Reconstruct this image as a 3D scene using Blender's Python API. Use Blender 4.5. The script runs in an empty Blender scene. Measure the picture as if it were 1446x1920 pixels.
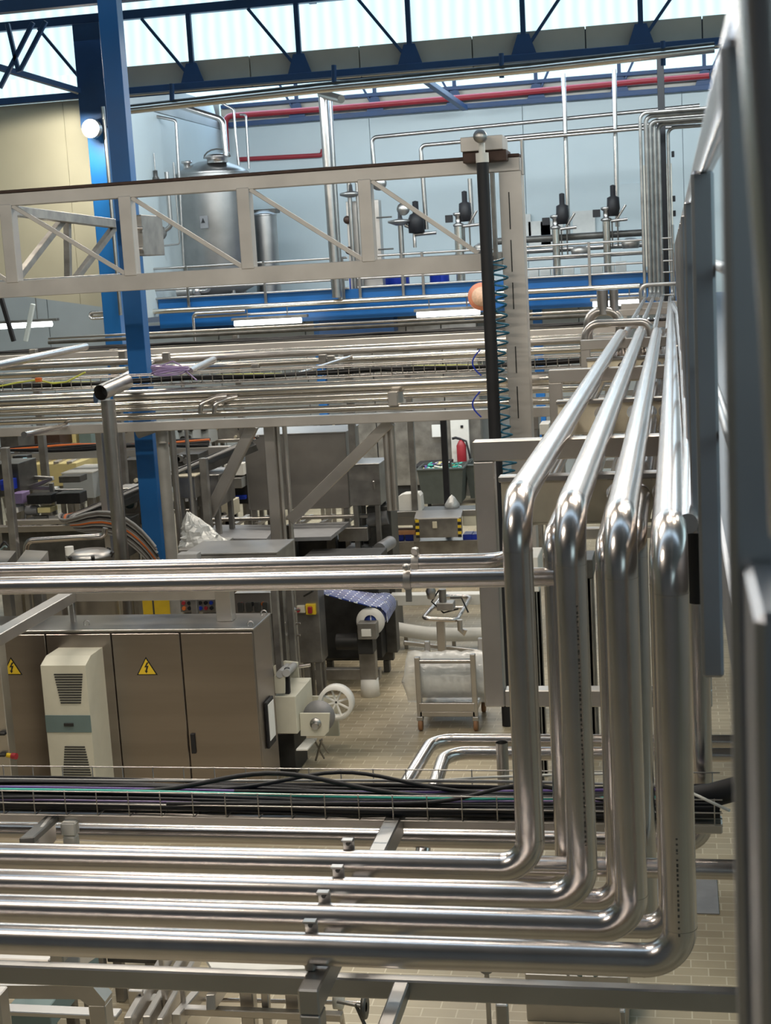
import bpy, bmesh, math, random
from mathutils import Vector, Matrix, noise
R = random.Random(7)
C = bpy.context.scene.collection
V = Vector
# ------------------------------------------------------------------ camera
H = 5.2                       # eye height above the hall floor (camera stands on a raised walkway)
F = 2775.0; CX = 723.0; CY = 960.0
def _n(v): return v.normalized()
_Y = _n(V((539, 490, -2775.0))); _X = V((14023, 355, 2775.0)); _X = _n(_X - _X.dot(_Y) * _Y); _Z = _X.cross(_Y)
EYE = V((0, 0, H))
cam = bpy.data.cameras.new('camera'); co = bpy.data.objects.new('camera', cam); C.objects.link(co)
M3 = Matrix((_X, _Y, _Z))     # camera axes -> world
co.matrix_world = Matrix.Translation(EYE) @ M3.to_4x4()
cam.sensor_fit = 'VERTICAL'; cam.sensor_height = 36.0; cam.lens = 36.0 * F / 1920.0
cam.clip_start = 0.05; cam.clip_end = 300
cam.dof.use_dof = True; cam.dof.focus_distance = 9.0; cam.dof.aperture_fstop = 9.0
bpy.context.scene.camera = co
def P(px, py, y=None, z=None, x=None):
    """a point of the hall seen at this spot of the photograph, on the plane given"""
    d = M3 @ V(((px - CX) / F, -(py - CY) / F, -1.0))
    t = y / d.y if y is not None else ((z - H) / d.z if z is not None else x / d.x)
    return EYE + d * t
# ------------------------------------------------------------------ exposure, world
S = bpy.context.scene
S.view_settings.view_transform = 'Standard'; S.view_settings.look = 'None'
S.view_settings.gamma = 1; S.view_settings.use_curve_mapping = False
S.view_settings.exposure = 0.12
w = bpy.data.worlds.new('world'); S.world = w; w.use_nodes = True
w.node_tree.nodes['Background'].inputs[0].default_value = (0.62, 0.78, 1.0, 1)
w.node_tree.nodes['Background'].inputs[1].default_value = 0.14
def area(name, loc, size, power, col, target, size_y=None):
    l = bpy.data.lights.new(name, 'AREA'); l.energy = power; l.color = col; l.size = size
    if size_y: l.shape = 'RECTANGLE'; l.size_y = size_y
    else: l.shape = 'DISK'
    o = bpy.data.objects.new(name, l); C.objects.link(o); o.location = loc
    o.rotation_euler = (V(target) - V(loc)).to_track_quat('-Z', 'Y').to_euler()
    return o
WARM = (1.0, 0.90, 0.765)
for i, (x, y) in enumerate([(-9, 11), (-4, 11), (1.5, 10), (-9, 19), (-4, 19.5), (1, 18), (-8, 25), (-3, 25)]):
    area('hall_lamp', (x, y, 8.3), 3.0, 185, WARM, (x, y, 0), 0.3)
for i, (x, y) in enumerate([(-5, 2.5), (-3.0, 6.5), (0.5, 7.5)]):
    area('hall_lamp', (x, y, 8.3), 2.4, 115, WARM, (x, y, 0), 0.25)
# daylight through the glazed saw-tooth strips, one long strip a bay
SKY = (0.52, 0.75, 1.0)
for y, p in ((15.6, 85), (4.7, 150), (26.6, 85), (37.4, 260)):
    area('daylight_and_fill', (-6, y, 9.6), 22, p, SKY, (-6, y - 6, 5.2), 1.0)
area('daylight_and_fill', (-5, 27.9, 9.9), 20, 1400, (0.88, 0.96, 1.0), (-5, 38, 7.0), 1.0)  # added fill lamp aimed at the back wall to brighten it
# ------------------------------------------------------------------ materials
def nt(name):
    m = bpy.data.materials.new(name); m.use_nodes = True
    return m, m.node_tree, m.node_tree.nodes['Principled BSDF']
def pmat(name, col, rough=0.5, metal=0.0, var=0.12, scale=6.0, rvar=0.1, bump=0.0, bscale=40, stretch=(1, 1, 1), trans=0, alpha=1, emis=None, es=0, coat=0):
    m, t, b = nt(name); N = t.nodes; L = t.links
    tc = N.new('ShaderNodeTexCoord'); mp = N.new('ShaderNodeMapping'); mp.inputs['Scale'].default_value = stretch
    L.new(tc.outputs['Object'], mp.inputs[0])
    ns = N.new('ShaderNodeTexNoise'); ns.inputs['Scale'].default_value = scale; ns.inputs['Detail'].default_value = 5
    L.new(mp.outputs[0], ns.inputs['Vector'])
    cr = N.new('ShaderNodeValToRGB'); e = cr.color_ramp.elements
    e[0].position = 0.3; e[1].position = 0.72
    e[0].color = (*[c * (1 - var) for c in col], 1); e[1].color = (*[min(1, c * (1 + var * 0.6)) for c in col], 1)
    L.new(ns.outputs['Fac'], cr.inputs[0]); L.new(cr.outputs[0], b.inputs['Base Color'])
    b.inputs['Metallic'].default_value = metal
    if rvar:
        mr = N.new('ShaderNodeMapRange'); mr.inputs[3].default_value = max(0.02, rough - rvar); mr.inputs[4].default_value = rough + rvar
        L.new(ns.outputs['Fac'], mr.inputs[0]); L.new(mr.outputs[0], b.inputs['Roughness'])
    else: b.inputs['Roughness'].default_value = rough
    if bump:
        n2 = N.new('ShaderNodeTexNoise'); n2.inputs['Scale'].default_value = bscale; L.new(mp.outputs[0], n2.inputs['Vector'])
        bp = N.new('ShaderNodeBump'); bp.inputs['Strength'].default_value = bump; bp.inputs['Distance'].default_value = 0.01
        L.new(n2.outputs['Fac'], bp.inputs['Height']); L.new(bp.outputs[0], b.inputs['Normal'])
    if trans: b.inputs['Transmission Weight'].default_value = trans
    if alpha < 1: b.inputs['Alpha'].default_value = alpha
    if coat: b.inputs['Coat Weight'].default_value = coat
    if emis: b.inputs['Emission Color'].default_value = (*emis, 1); b.inputs['Emission Strength'].default_value = es
    return m
M = {}
M['pipe'] = pmat('polished_stainless_pipe', (0.655, 0.61, 0.585), 0.24, 1, 0.05, 9, 0.03)
M['pipe2'] = pmat('satin_stainless_pipe', (0.46, 0.44, 0.425), 0.3, 1, 0.1, 7, 0.05)
M['clad'] = pmat('aluminium_pipe_cladding', (0.68, 0.65, 0.60), 0.24, 1, 0.05, 3, 0.03)
M['steel'] = pmat('brushed_stainless', (0.46, 0.45, 0.44), 0.38, 1, 0.12, 3, 0.06, 0.03, 200)
M['steelw'] = pmat('brushed_stainless_warm', (0.57, 0.54, 0.51), 0.42, 1, 0.12, 2.5, 0.07)
M['gantry'] = pmat('ground_stainless_box_section', (0.56, 0.53, 0.50), 0.5, 0.6, 0.14, 2.0, 0.08)
M['cab'] = pmat('brushed_cabinet_steel', (0.33, 0.295, 0.275), 0.3, 1, 0.2, 1.0, 0.05, stretch=(0.25, 0.25, 3))
M['mach'] = pmat('machine_steel', (0.36, 0.345, 0.325), 0.42, 0.85, 0.3, 5, 0.1)
M['machd'] = pmat('dark_machine_steel', (0.11, 0.107, 0.10), 0.45, 0.5, 0.35, 6, 0.1)
M['dark'] = pmat('dark_rubber', (0.009, 0.009, 0.012), 0.6, 0, 0.3, 8, 0.1)
M['void'] = pmat('greasy_metal_and_gap_black', (0.03, 0.03, 0.03), 0.5, 0.3, 0.5, 5, 0.1)  # black of machine metal, also stands in for dark gaps
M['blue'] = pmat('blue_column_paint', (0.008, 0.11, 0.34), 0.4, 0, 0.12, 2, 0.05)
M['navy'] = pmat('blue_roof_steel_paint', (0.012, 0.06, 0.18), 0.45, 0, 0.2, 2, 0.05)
M['beige'] = pmat('beige_wall_panel', (0.50, 0.475, 0.37), 0.6, 0, 0.06, 1.2, 0)
M['spandrel'] = pmat('beige_spandrel_panel', (0.60, 0.57, 0.50), 0.6, 0, 0.06, 2, 0)
M['white'] = pmat('white_wall_panel', (0.60, 0.68, 0.70), 0.5, 0, 0.03, 1, 0)
M['wlow'] = pmat('grey_lower_wall_panel', (0.42, 0.45, 0.46), 0.55, 0, 0.08, 1, 0)
M['ceil'] = pmat('grey_roof_underside', (0.18, 0.18, 0.19), 0.8, 0, 0.15, 2, 0)
M['wplast'] = pmat('white_plastic', (0.74, 0.73, 0.69), 0.45, 0, 0.05, 8, 0.05)
M['cream'] = pmat('cream_painted_metal', (0.60, 0.58, 0.48), 0.45, 0, 0.06, 6, 0.05)
M['creamp'] = pmat('cream_plastic_bracket', (0.62, 0.57, 0.44), 0.5, 0, 0.08, 12, 0.05)
M['yel'] = pmat('yellow_paint', (0.75, 0.52, 0.03), 0.45, 0, 0.1, 6, 0.05)
M['pyel'] = pmat('pale_yellow_cover', (0.62, 0.54, 0.26), 0.5, 0, 0.1, 4, 0.05)
M['red'] = pmat('red_paint', (0.33, 0.025, 0.035), 0.4, 0, 0.1, 6, 0.05)
M['orange'] = pmat('orange_cable', (0.62, 0.15, 0.03), 0.5, 0, 0.1, 6, 0)
M['teal'] = pmat('teal_cable', (0.06, 0.50, 0.40), 0.4, 0, 0.1, 6, 0)
M['purple'] = pmat('purple_cable', (0.12, 0.07, 0.28), 0.45, 0, 0.1, 6, 0)
M['lilac'] = pmat('lilac_cable', (0.30, 0.22, 0.42), 0.45, 0, 0.1, 6, 0)
M['gcable'] = pmat('grey_cable', (0.34, 0.34, 0.34), 0.5, 0, 0.15, 6, 0)
M['bcable'] = pmat('brown_grey_cable', (0.16, 0.14, 0.13), 0.5, 0, 0.15, 6, 0)
M['wcable'] = pmat('white_cable', (0.7, 0.7, 0.66), 0.5, 0, 0.1, 6, 0)
M['ycable'] = pmat('yellow_green_cable', (0.55, 0.58, 0.10), 0.5, 0, 0.1, 6, 0)
M['coil'] = pmat('blue_coiled_hose', (0.02, 0.13, 0.22), 0.25, 0, 0.15, 20, 0.05)
M['rust'] = pmat('dark_brown_rail', (0.07, 0.04, 0.03), 0.55, 0.4, 0.35, 8, 0.1)
M['bluep'] = pmat('blue_plastic', (0.01, 0.04, 0.42), 0.4, 0, 0.1, 6, 0)
M['film'] = pmat('crumpled_clear_film', (0.8, 0.8, 0.78), 0.2, 0, 0.08, 14, 0.08, 0.5, 12, alpha=0.55)
M['foil'] = pmat('silver_wrap', (0.62, 0.63, 0.62), 0.35, 0.4, 0.1, 20, 0.08, 0.8, 25, alpha=0.8)
M['bin'] = pmat('grey_bin_plastic', (0.06, 0.07, 0.065), 0.5, 0, 0.15, 6, 0.05)
M['sign'] = pmat('orange_disc', (0.62, 0.22, 0.12), 0.5, 0, 0.1, 6, 0)
M['signc'] = pmat('disc_face', (0.72, 0.45, 0.30), 0.5, 0, 0.25, 20, 0)
M['green'] = pmat('green_grey_paint', (0.14, 0.20, 0.20), 0.5, 0, 0.1, 4, 0.05)
M['plate'] = pmat('grey_floor_plate', (0.28, 0.28, 0.29), 0.5, 0.4, 0.12, 8, 0.05)
M['deck'] = pmat('blue_grey_deck_plate', (0.13, 0.16, 0.20), 0.6, 0.3, 0.1, 4, 0.05)
M['postm'] = pmat('dull_post_steel', (0.38, 0.38, 0.40), 0.4, 1, 0.12, 4, 0.05)
M['pale'] = pmat('pale_insulation_cladding', (0.42, 0.41, 0.385), 0.4, 0.2, 0.12, 6, 0.08)
M['hood'] = pmat('blotched_hood_steel', (0.40, 0.375, 0.345), 0.42, 0.75, 0.22, 1.6, 0.06)
M['paper'] = pmat('white_paper', (0.8, 0.8, 0.78), 0.7, 0, 0.04, 4, 0)
M['brown'] = pmat('brown_wood_or_card', (0.30, 0.15, 0.07), 0.6, 0, 0.2, 8, 0)
M['screen'] = pmat('lit_screen', (0.3, 0.6, 0.7), 0.3, 0, 0, 5, 0, emis=(0.45, 0.8, 0.9), es=1.2)
def emit(name, col, s):
    m, t, b = nt(name); b.inputs['Base Color'].default_value = (0, 0, 0, 1); b.inputs['Emission Color'].default_value = (*col, 1); b.inputs['Emission Strength'].default_value = s
    return m
M['tube'] = emit('fluorescent_tube', (0.95, 1.0, 1.0), 9)
M['flood'] = emit('flood_lamp_glow', (1.0, 0.93, 0.80), 30)
def mat_glass():
    m, t, b = nt('translucent_daylight_glazing'); N = t.nodes; L = t.links
    tc = N.new('ShaderNodeTexCoord'); wv = N.new('ShaderNodeTexWave'); wv.bands_direction = 'X'; wv.inputs['Scale'].default_value = 1.3; wv.inputs['Distortion'].default_value = 1.0
    L.new(tc.outputs['Object'], wv.inputs['Vector']); cr = N.new('ShaderNodeValToRGB')
    cr.color_ramp.elements[0].color = (0.60, 0.90, 1.0, 1); cr.color_ramp.elements[1].color = (0.78, 0.97, 1.0, 1)
    L.new(wv.outputs['Fac'], cr.inputs[0]); L.new(cr.outputs[0], b.inputs['Emission Color'])
    b.inputs['Emission Strength'].default_value = 1.15; b.inputs['Base Color'].default_value = (0.3, 0.35, 0.36, 1)
    return m
M['glass'] = mat_glass()
def mat_floor():
    m, t, b = nt('buff_brick_paver_floor'); N = t.nodes; L = t.links
    tc = N.new('ShaderNodeTexCoord'); br = N.new('ShaderNodeTexBrick')
    br.inputs['Scale'].default_value = 1.0; br.inputs['Brick Width'].default_value = 0.25; br.inputs['Row Height'].default_value = 0.125
    br.inputs['Mortar Size'].default_value = 0.006; br.inputs['Mortar Smooth'].default_value = 0.2
    br.inputs['Color1'].default_value = (0.40, 0.335, 0.225, 1); br.inputs['Color2'].default_value = (0.48, 0.41, 0.285, 1); br.inputs['Mortar'].default_value = (0.62, 0.56, 0.42, 1)
    L.new(tc.outputs['Object'], br.inputs['Vector'])
    ns = N.new('ShaderNodeTexNoise'); ns.inputs['Scale'].default_value = 0.6; ns.inputs['Detail'].default_value = 6; L.new(tc.outputs['Object'], ns.inputs['Vector'])
    cr = N.new('ShaderNodeValToRGB'); cr.color_ramp.elements[0].position = 0.35; cr.color_ramp.elements[0].color = (0.62, 0.60, 0.58, 1); cr.color_ramp.elements[1].position = 0.6; cr.color_ramp.elements[1].color = (1, 1, 1, 1)  # stain mottling, darkened further to stand in for floor shadows
    L.new(ns.outputs['Fac'], cr.inputs[0]); mx = N.new('ShaderNodeMix'); mx.data_type = 'RGBA'; mx.blend_type = 'MULTIPLY'; mx.inputs[0].default_value = 1
    L.new(br.outputs['Color'], mx.inputs[6]); L.new(cr.outputs[0], mx.inputs[7]); L.new(mx.outputs[2], b.inputs['Base Color'])
    b.inputs['Roughness'].default_value = 0.42
    bp = N.new('ShaderNodeBump'); bp.inputs['Strength'].default_value = 0.25; bp.inputs['Distance'].default_value = 0.004; bp.invert = True
    L.new(br.outputs['Fac'], bp.inputs['Height']); L.new(bp.outputs[0], b.inputs['Normal'])
    return m
M['floor'] = mat_floor()
def mat_film():
    m, t, b = nt('blue_printed_film'); N = t.nodes; L = t.links
    tc = N.new('ShaderNodeTexCoord'); mp = N.new('ShaderNodeMapping'); mp.inputs['Scale'].default_value = (1, 1, 1); L.new(tc.outputs['Object'], mp.inputs[0])
    br = N.new('ShaderNodeTexBrick'); br.inputs['Scale'].default_value = 1; br.inputs['Brick Width'].default_value = 0.16; br.inputs['Row Height'].default_value = 0.055; br.inputs['Mortar Size'].default_value = 0.007
    br.inputs['Color1'].default_value = (0.004, 0.012, 0.16, 1); br.inputs['Color2'].default_value = (0.03, 0.07, 0.32, 1); br.inputs['Mortar'].default_value = (0.75, 0.78, 0.82, 1)
    L.new(mp.outputs[0], br.inputs['Vector']); L.new(br.outputs['Color'], b.inputs['Base Color']); b.inputs['Roughness'].default_value = 0.55
    return m
M['pfilm'] = mat_film()
def mat_wire():
    m = pmat('perforated_dark_mat', (0.05, 0.055, 0.055), 0.5, 0.2, 0.1, 5, 0)
    t = m.node_tree; N = t.nodes; L = t.links; b = N['Principled BSDF']
    tc = N.new('ShaderNodeTexCoord'); ch = N.new('ShaderNodeTexChecker'); ch.inputs['Scale'].default_value = 40
    ch.inputs['Color1'].default_value = (0.015, 0.015, 0.015, 1); ch.inputs['Color2'].default_value = (0.09, 0.1, 0.1, 1)
    L.new(tc.outputs['Object'], ch.inputs['Vector']); L.new(ch.outputs[0], b.inputs['Base Color'])
    return m
M['mat'] = mat_wire()
# ------------------------------------------------------------------ mesh builder
class MB:
    def __init__(s): s.v = []; s.f = []; s.sm = []
    def add(s, vs, fs, smooth=False):
        o = len(s.v); s.v += [V(p) for p in vs]; s.f += [tuple(i + o for i in f) for f in fs]; s.sm += [smooth] * len(fs); return s
    def box(s, lo, hi):
        x0, y0, z0 = [min(a, b) for a, b in zip(lo, hi)]; x1, y1, z1 = [max(a, b) for a, b in zip(lo, hi)]
        b = min(0.006, (x1 - x0) / 5, (y1 - y0) / 5, (z1 - z0) / 5)
        return s._bev((x0, y0, z0), (x1, y1, z1), b)
    def _bev(s, lo, hi, b):
        bm = bmesh.new(); c = [(lo[i] + hi[i]) / 2 for i in range(3)]; d = [hi[i] - lo[i] for i in range(3)]
        bmesh.ops.create_cube(bm, size=1.0, matrix=Matrix.Translation(c) @ Matrix.Diagonal((*d, 1)))
        if b > 0.0004: bmesh.ops.bevel(bm, geom=bm.edges[:], offset=b, segments=1, affect='EDGES')
        s.bm(bm); return s
    def bm(s, bm, mat=None, smooth=False):
        bm.verts.index_update(); s.add([(mat @ v.co if mat else v.co.copy()) for v in bm.verts], [[v.index for v in f.verts] for f in bm.faces], smooth); bm.free()
    def beam(s, a, b, w, h=None, up=(0, 0, 1)):
        """box section from a to b, w wide across, h deep along up"""
        h = h or w; a = V(a); b = V(b); d = b - a; L = d.length; d.normalize(); up = V(up)
        if abs(d.dot(up)) > 0.99: up = V((0, 1, 0))
        sd = d.cross(up).normalized(); u = sd.cross(d).normalized()
        m = Matrix((( sd.x, d.x, u.x, (a.x + b.x) / 2), (sd.y, d.y, u.y, (a.y + b.y) / 2), (sd.z, d.z, u.z, (a.z + b.z) / 2), (0, 0, 0, 1)))
        t = MB(); bv = min(0.006, w / 6, h / 6); t._bev((-w / 2, -L / 2, -h / 2), (w / 2, L / 2, h / 2), bv)
        s.add([m @ v for v in t.v], t.f); return s
    def tube(s, pts, r, n=14, cap=True, rs=None):
        pts = [V(p) for p in pts]; m = len(pts); t0 = (pts[1] - pts[0]).normalized()
        a = V((0, 0, 1)) if abs(t0.z) < 0.9 else V((1, 0, 0)); nr = t0.cross(a).normalized(); vs = []; tp = t0
        for i, p in enumerate(pts):
            t = ((pts[i] - pts[i - 1]).normalized() if i else t0) + ((pts[i + 1] - pts[i]).normalized() if i < m - 1 else V((0, 0, 0)))
            t = t.normalized() if t.length > 1e-6 else tp
            q = tp.rotation_difference(t); nr = (q @ nr).normalized(); nr = (nr - nr.dot(t) * t).normalized(); bn = t.cross(nr); tp = t
            rr = rs[i] if rs else r
            vs += [p + (nr * math.cos(2 * math.pi * k / n) + bn * math.sin(2 * math.pi * k / n)) * rr for k in range(n)]
        fs = [(i * n + k, i * n + (k + 1) % n, (i + 1) * n + (k + 1) % n, (i + 1) * n + k) for i in range(m - 1) for k in range(n)]
        s.add(vs, fs, True)
        if cap: s.add(vs[:n], [tuple(reversed(range(n)))]); s.add(vs[-n:], [tuple(range(n))])
        return s
    def pipe(s, pts, r, bend=None, n=18, seg=8, weld=True, cap=True):
        """tube with rounded elbows and a raised weld at each end of an elbow"""
        pts = [V(p) for p in pts]; bend = bend or 2 * r; out = [pts[0]]; wl = []
        bl = bend if isinstance(bend, (list, tuple)) else None
        for i in range(1, len(pts) - 1):
            if bl: bend = bl[i - 1]
            p0, p1, p2 = pts[i - 1], pts[i], pts[i + 1]; a = (p0 - p1); b = (p2 - p1)
            ang = a.angle(b); tl = min(bend / math.tan(ang / 2), a.length * 0.48, b.length * 0.48); rr = tl * math.tan(ang / 2)
            a.normalize(); b.normalize(); c = p1 + (a + b).normalized() * (rr / math.sin(ang / 2)); s0 = p1 + a * tl; s1 = p1 + b * tl
            va = s0 - c; vb = s1 - c; tot = va.angle(vb); ax = va.cross(vb).normalized()
            for k in range(seg + 1): out.append(c + Matrix.Rotation(tot * k / seg, 3, ax) @ va)
            wl += [(s0, a), (s1, b)]
        out.append(pts[-1]); s.tube(out, r, n, cap)
        if weld:
            for p, d in wl: s.tube([p - d * 0.003, p + d * 0.003], r * 1.015, n, False)
        return s
    def cyl(s, a, b, r, n=20, r2=None): return s.tube([a, b], r, n, True, [r, r if r2 is None else r2])
    def lathe(s, c, prof, n=28, axis='z'):
        vs = []
        for (r, h) in prof:
            for k in range(n):
                a = 2 * math.pi * k / n; p = (r * math.cos(a), r * math.sin(a), h)
                if axis == 'y': p = (p[0], p[2], p[1])
                if axis == 'x': p = (p[2], p[0], p[1])
                vs.append(V(c) + V(p))
        m = len(prof); fs = [(i * n + k, i * n + (k + 1) % n, (i + 1) * n + (k + 1) % n, (i + 1) * n + k) for i in range(m - 1) for k in range(n)]
        return s.add(vs, fs, True)
    def ball(s, c, r, n=12):
        return s.lathe(c, [(max(1e-4, r * math.sin(math.pi * i / 8)), -r * math.cos(math.pi * i / 8)) for i in range(9)], n)
    def prism(s, poly, ax, lo, hi):
        """polygon in the plane across axis ax, extruded lo..hi"""
        def mk(p, h): return (h, p[0], p[1]) if ax == 'x' else ((p[0], h, p[1]) if ax == 'y' else (p[0], p[1], h))
        n = len(poly); vs = [mk(p, lo) for p in poly] + [mk(p, hi) for p in poly]
        return s.add(vs, [tuple(range(n)), tuple(reversed(range(n, 2 * n)))] + [(i, i + n, (i + 1) % n + n, (i + 1) % n) for i in range(n)])
    def make(s, name, mat, parent=None, label=None, cat=None, group=None, kind=None):
        me = bpy.data.meshes.new(name); lo = V([min(p[i] for p in s.v) for i in range(3)]); hi = V([max(p[i] for p in s.v) for i in range(3)])
        org = V(((lo.x + hi.x) / 2, (lo.y + hi.y) / 2, lo.z))
        me.from_pydata([p - org for p in s.v], [], s.f); me.materials.append(M[mat] if isinstance(mat, str) else mat)
        me.polygons.foreach_set('use_smooth', s.sm)
        bm = bmesh.new(); bm.from_mesh(me); bmesh.ops.recalc_face_normals(bm, faces=bm.faces[:]); bm.to_mesh(me); bm.free(); me.update()
        o = bpy.data.objects.new(name, me); C.objects.link(o)
        if parent: o.parent = parent; o.location = org - WL[parent.name]
        else: o.location = org
        WL[o.name] = org
        if label: o['label'] = label
        if cat: o['category'] = cat
        if group: o['group'] = group
        if kind: o['kind'] = kind
        return o
WL = {}
def T(name, label, cat, loc, group=None):
    o = bpy.data.objects.new(name, None); C.objects.link(o); o.location = loc; o['label'] = label; o['category'] = cat
    o.empty_display_size = 0.1
    if group: o['group'] = group
    WL[o.name] = V(loc); return o
def copy_tree(o, loc, label=None, top=True, par=None):
    c = o.copy(); C.objects.link(c)
    if top:
        c.location = loc
        if label: c['label'] = label
    else: c.parent = par
    for ch in list(o.children): copy_tree(ch, None, None, False, c)
    return c
def box(lo, hi): return MB().box(lo, hi)
def beam(a, b, w, h=None, up=(0, 0, 1)): return MB().beam(a, b, w, h, up)
def seg(n, a, b): return [a + (b - a) * i / n for i in range(n + 1)]
# ================================================================== SETTING
box((-26, -8, -0.2), (14, 46, 0)).make('floor', 'floor', kind='structure')
# roof: saw-tooth bays, grey sloping underside and a glazed strip at the far side of each bay
mb = MB()
for y in (-6.0, 5.0, 16.0):
    mb.prism([(y + 0.2, 10.0), (y + 11.2, 11.2), (y + 11.2, 11.35), (y + 0.2, 10.15)], 'x', -26, 14)
mb.prism([(27.2, 10.0), (38.2, 11.2), (38.2, 11.35), (27.2, 10.15)], 'x', -26, 14)
mb.make('ceiling', 'ceil', kind='structure')
GZ = 8.72
mb = MB(); mb.box((-26, 27.25, 9.12), (4.5, 27.3, 11.2)); mb.make('window_1', 'glass', kind='structure')
mb = MB(); mb.box((-26, 38.3, 9.25), (4.5, 38.35, 11.2)); mb.make('window_2', 'glass', kind='structure')
mb = MB(); mb.box((-26, 16.25, 9.2), (12, 16.3, 10.6)); mb.make('window_3', 'glass', kind='structure')
mb = MB(); mb.box((-26, 5.25, 9.2), (12, 5.3, 10.6)); mb.make('window_4', 'glass', kind='structure')
mb = MB()
pz = P(500, 130, y=27.2).z
xs = [-12.6, -10.05, -8.9, -6.95, -4.9, -2.9, -0.9, 1.3, 3.3]
for a, b in zip([-9.95, -7.5, -5.45, -3.4, -1.4, 0.6], [-7.52, -5.47, -3.42, -1.42, 0.58, 4.5]):
    mb.box((a, 27.12, 8.62), (b, 27.24, 9.15))
mb.make('wall_spandrel', 'spandrel', kind='structure')
box((-9.95, 27.245, 8.6), (4.5, 27.25, 9.12)).make('joint_backing', 'navy', kind='structure')  # added dark backing, keeps outside light out of the spandrel joints
mb = MB()
xb = P(420, 300, y=38).x
for a, b in zip(seg(6, xb, 12)[:-1], seg(6, xb, 12)[1:]): mb.box((a + 0.006, 38.0, 0), (b - 0.006, 38.2, 9.0))
mb.make('wall_back', 'white', kind='structure')
box((xb + 0.02, 37.96, 9.08), (14, 38.0, 9.47)).make('trim_1', 'spandrel', kind='structure')
box((xb - 0.15, 31.0, 4.4), (xb, 38.0, 8.95)).make('wall_left', 'white', kind='structure')
box((xb - 0.2, 31.0, 8.97), (xb - 0.02, 38.0, 9.6)).make('trim_2', 'wlow', kind='structure')
mb = MB()
for a, b in ((-26, -13.4), (-13.39, -11.3), (-11.29, P(205, 300, y=27.4).x + 0.05)):
    za = 4.71 + (-10.59 - a) * 0.18; zb = 4.71 + (-10.59 - b) * 0.18
    mb.prism([(a, min(za, 8)), (b, zb), (b, 8.66), (a, 8.66)], 'y', 27.35, 27.5)
mb.make('wall_front_left', 'beige', kind='structure')
mb = MB()
for a, b in zip(seg(12, -26, 0)[:-1], seg(12, -26, 0)[1:]): mb.box((a + 0.01, 34.6, 0), (b - 0.01, 34.7, 4.2 if b > xb - 0.3 else 7.5))
mb.make('wall_lower_back', 'wlow', kind='structure')
mb = MB(); mb.box((11.93, -4, 5.8), (11.98, 30, 9.4)); mb.make('added_window_right', 'glass', kind='structure')  # unseen glowing band, added for blue reflections in rail and deck
mb = MB(); mb.box((12, -8, 0), (12.2, 46, 11)); mb.make('wall_right', 'wlow', kind='structure')
mb = MB(); mb.box((-26.2, -8, 0), (-26, 46, 11)); mb.make('wall_far_left', 'beige', kind='structure')
mb = MB(); mb.box((2.0, -7.98, 5.6), (11.5, -7.93, 9.6)); mb.make('added_window_behind', 'glass', kind='structure')  # unseen glowing panel, added to brighten the near rail tube
mb = MB(); mb.box((-26, -8.2, 0), (12, -8, 11)); mb.make('wall_behind', 'ceil', kind='structure')
# roof steelwork: front truss of blue angle steel, back truss on the rear wall, bracing between
def roof_truss(Y, zlo, zhi, label, x0=-26, x1=6.0, w=0.12, first=-8.57, ribs=True):
    t = T('roof_truss', label, 'roof truss', (first, Y, zlo))
    box((x0, Y - 0.08, zlo - 0.12), (x1, Y + 0.08, zlo)).make('bottom_chord', 'navy', t)
    box((x0, Y - 0.08, zhi), (x1, Y + 0.08, zhi + 0.16)).make('top_chord', 'navy', t)
    k0 = -8 if x0 < -20 else 0
    for k in range(-2, 7):
        x = first + 2.03 * k
        if x < x0 or x > x1: continue
        beam((x, Y, zlo), (x, Y, zhi), 0.09, 0.09).make('upright', 'navy', t)
        # gusset at the foot
        MB().prism([(x - 0.22, zlo), (x + 0.22, zlo), (x + 0.1, zlo + 0.34), (x - 0.1, zlo + 0.34)], 'y', Y - 0.05, Y - 0.03).make('gusset_plate', 'navy', t)
        s = -1 if x < -3.5 else 1
        beam((x + 0.05 * s, Y, zlo + 0.1), (x + s * 0.9, Y, zhi), 0.055, 0.055).make('diagonal', 'navy', t)
    return t
roof_truss(27.0, 8.75, P(0, 60, y=27).z, 'nearer blue roof truss in front of the beige spandrel and daylight glazing', first=-8.57)
t = roof_truss(37.8, 9.1, 10.9, 'rear blue roof truss along the top of the white back wall', x0=xb + 0.1, first=-9.3)
box((xb + 0.1, 37.7, 9.45), (8, 37.95, 9.54)).make('middle_flange', 'navy', t)
# sloping brace from the near top chord to the rear wall
beam(P(585, 0, y=27.2), P(872, 203, y=37.2), 0.14, 0.12).make('roof_brace', 'navy', None, 'long blue sloping brace running from the near truss down to the back wall', 'roof brace')
for (a, b, lab) in (((650, -5, 648, 42), (665, -5, 652, 42), 'short blue V-shaped strut pair at the top of the sloping brace'),
                    ((692, -5, 702, 75), (722, -5, 704, 75), 'longer blue V-shaped strut pair dropping to the middle of the sloping brace')):
    q = T('roof_strut', lab, 'roof strut', P(a[2], a[3], y=29))
    for e in (a, b): beam(P(e[0], e[1], y=29), P(e[2], e[3], y=29), 0.09, 0.09).make('strut_arm', 'navy', q)
q = T('roof_strut', 'blue angle braces crossing the glazing at the top left corner', 'roof strut', P(30, 130, y=25))
for e in ((14, 44, 35, 135), (62, 42, 0, 165), (86, 40, 38, 132)): beam(P(e[0], e[1], y=25), P(e[2], e[3], y=25), 0.07, 0.07).make('strut_arm', 'navy', q)
beam(P(-30, 118, y=25), P(166, 176, y=26.8), 0.12, 0.1).make('roof_brace', 'navy', None, 'blue brace sloping down to the dark column at the top left', 'roof brace')
box((-26, 22.0, 9.36), (-5.2, 22.2, 9.54)).make('roof_purlin', 'navy', None, 'blue roof beam crossing the top left corner', 'roof beam')
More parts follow.
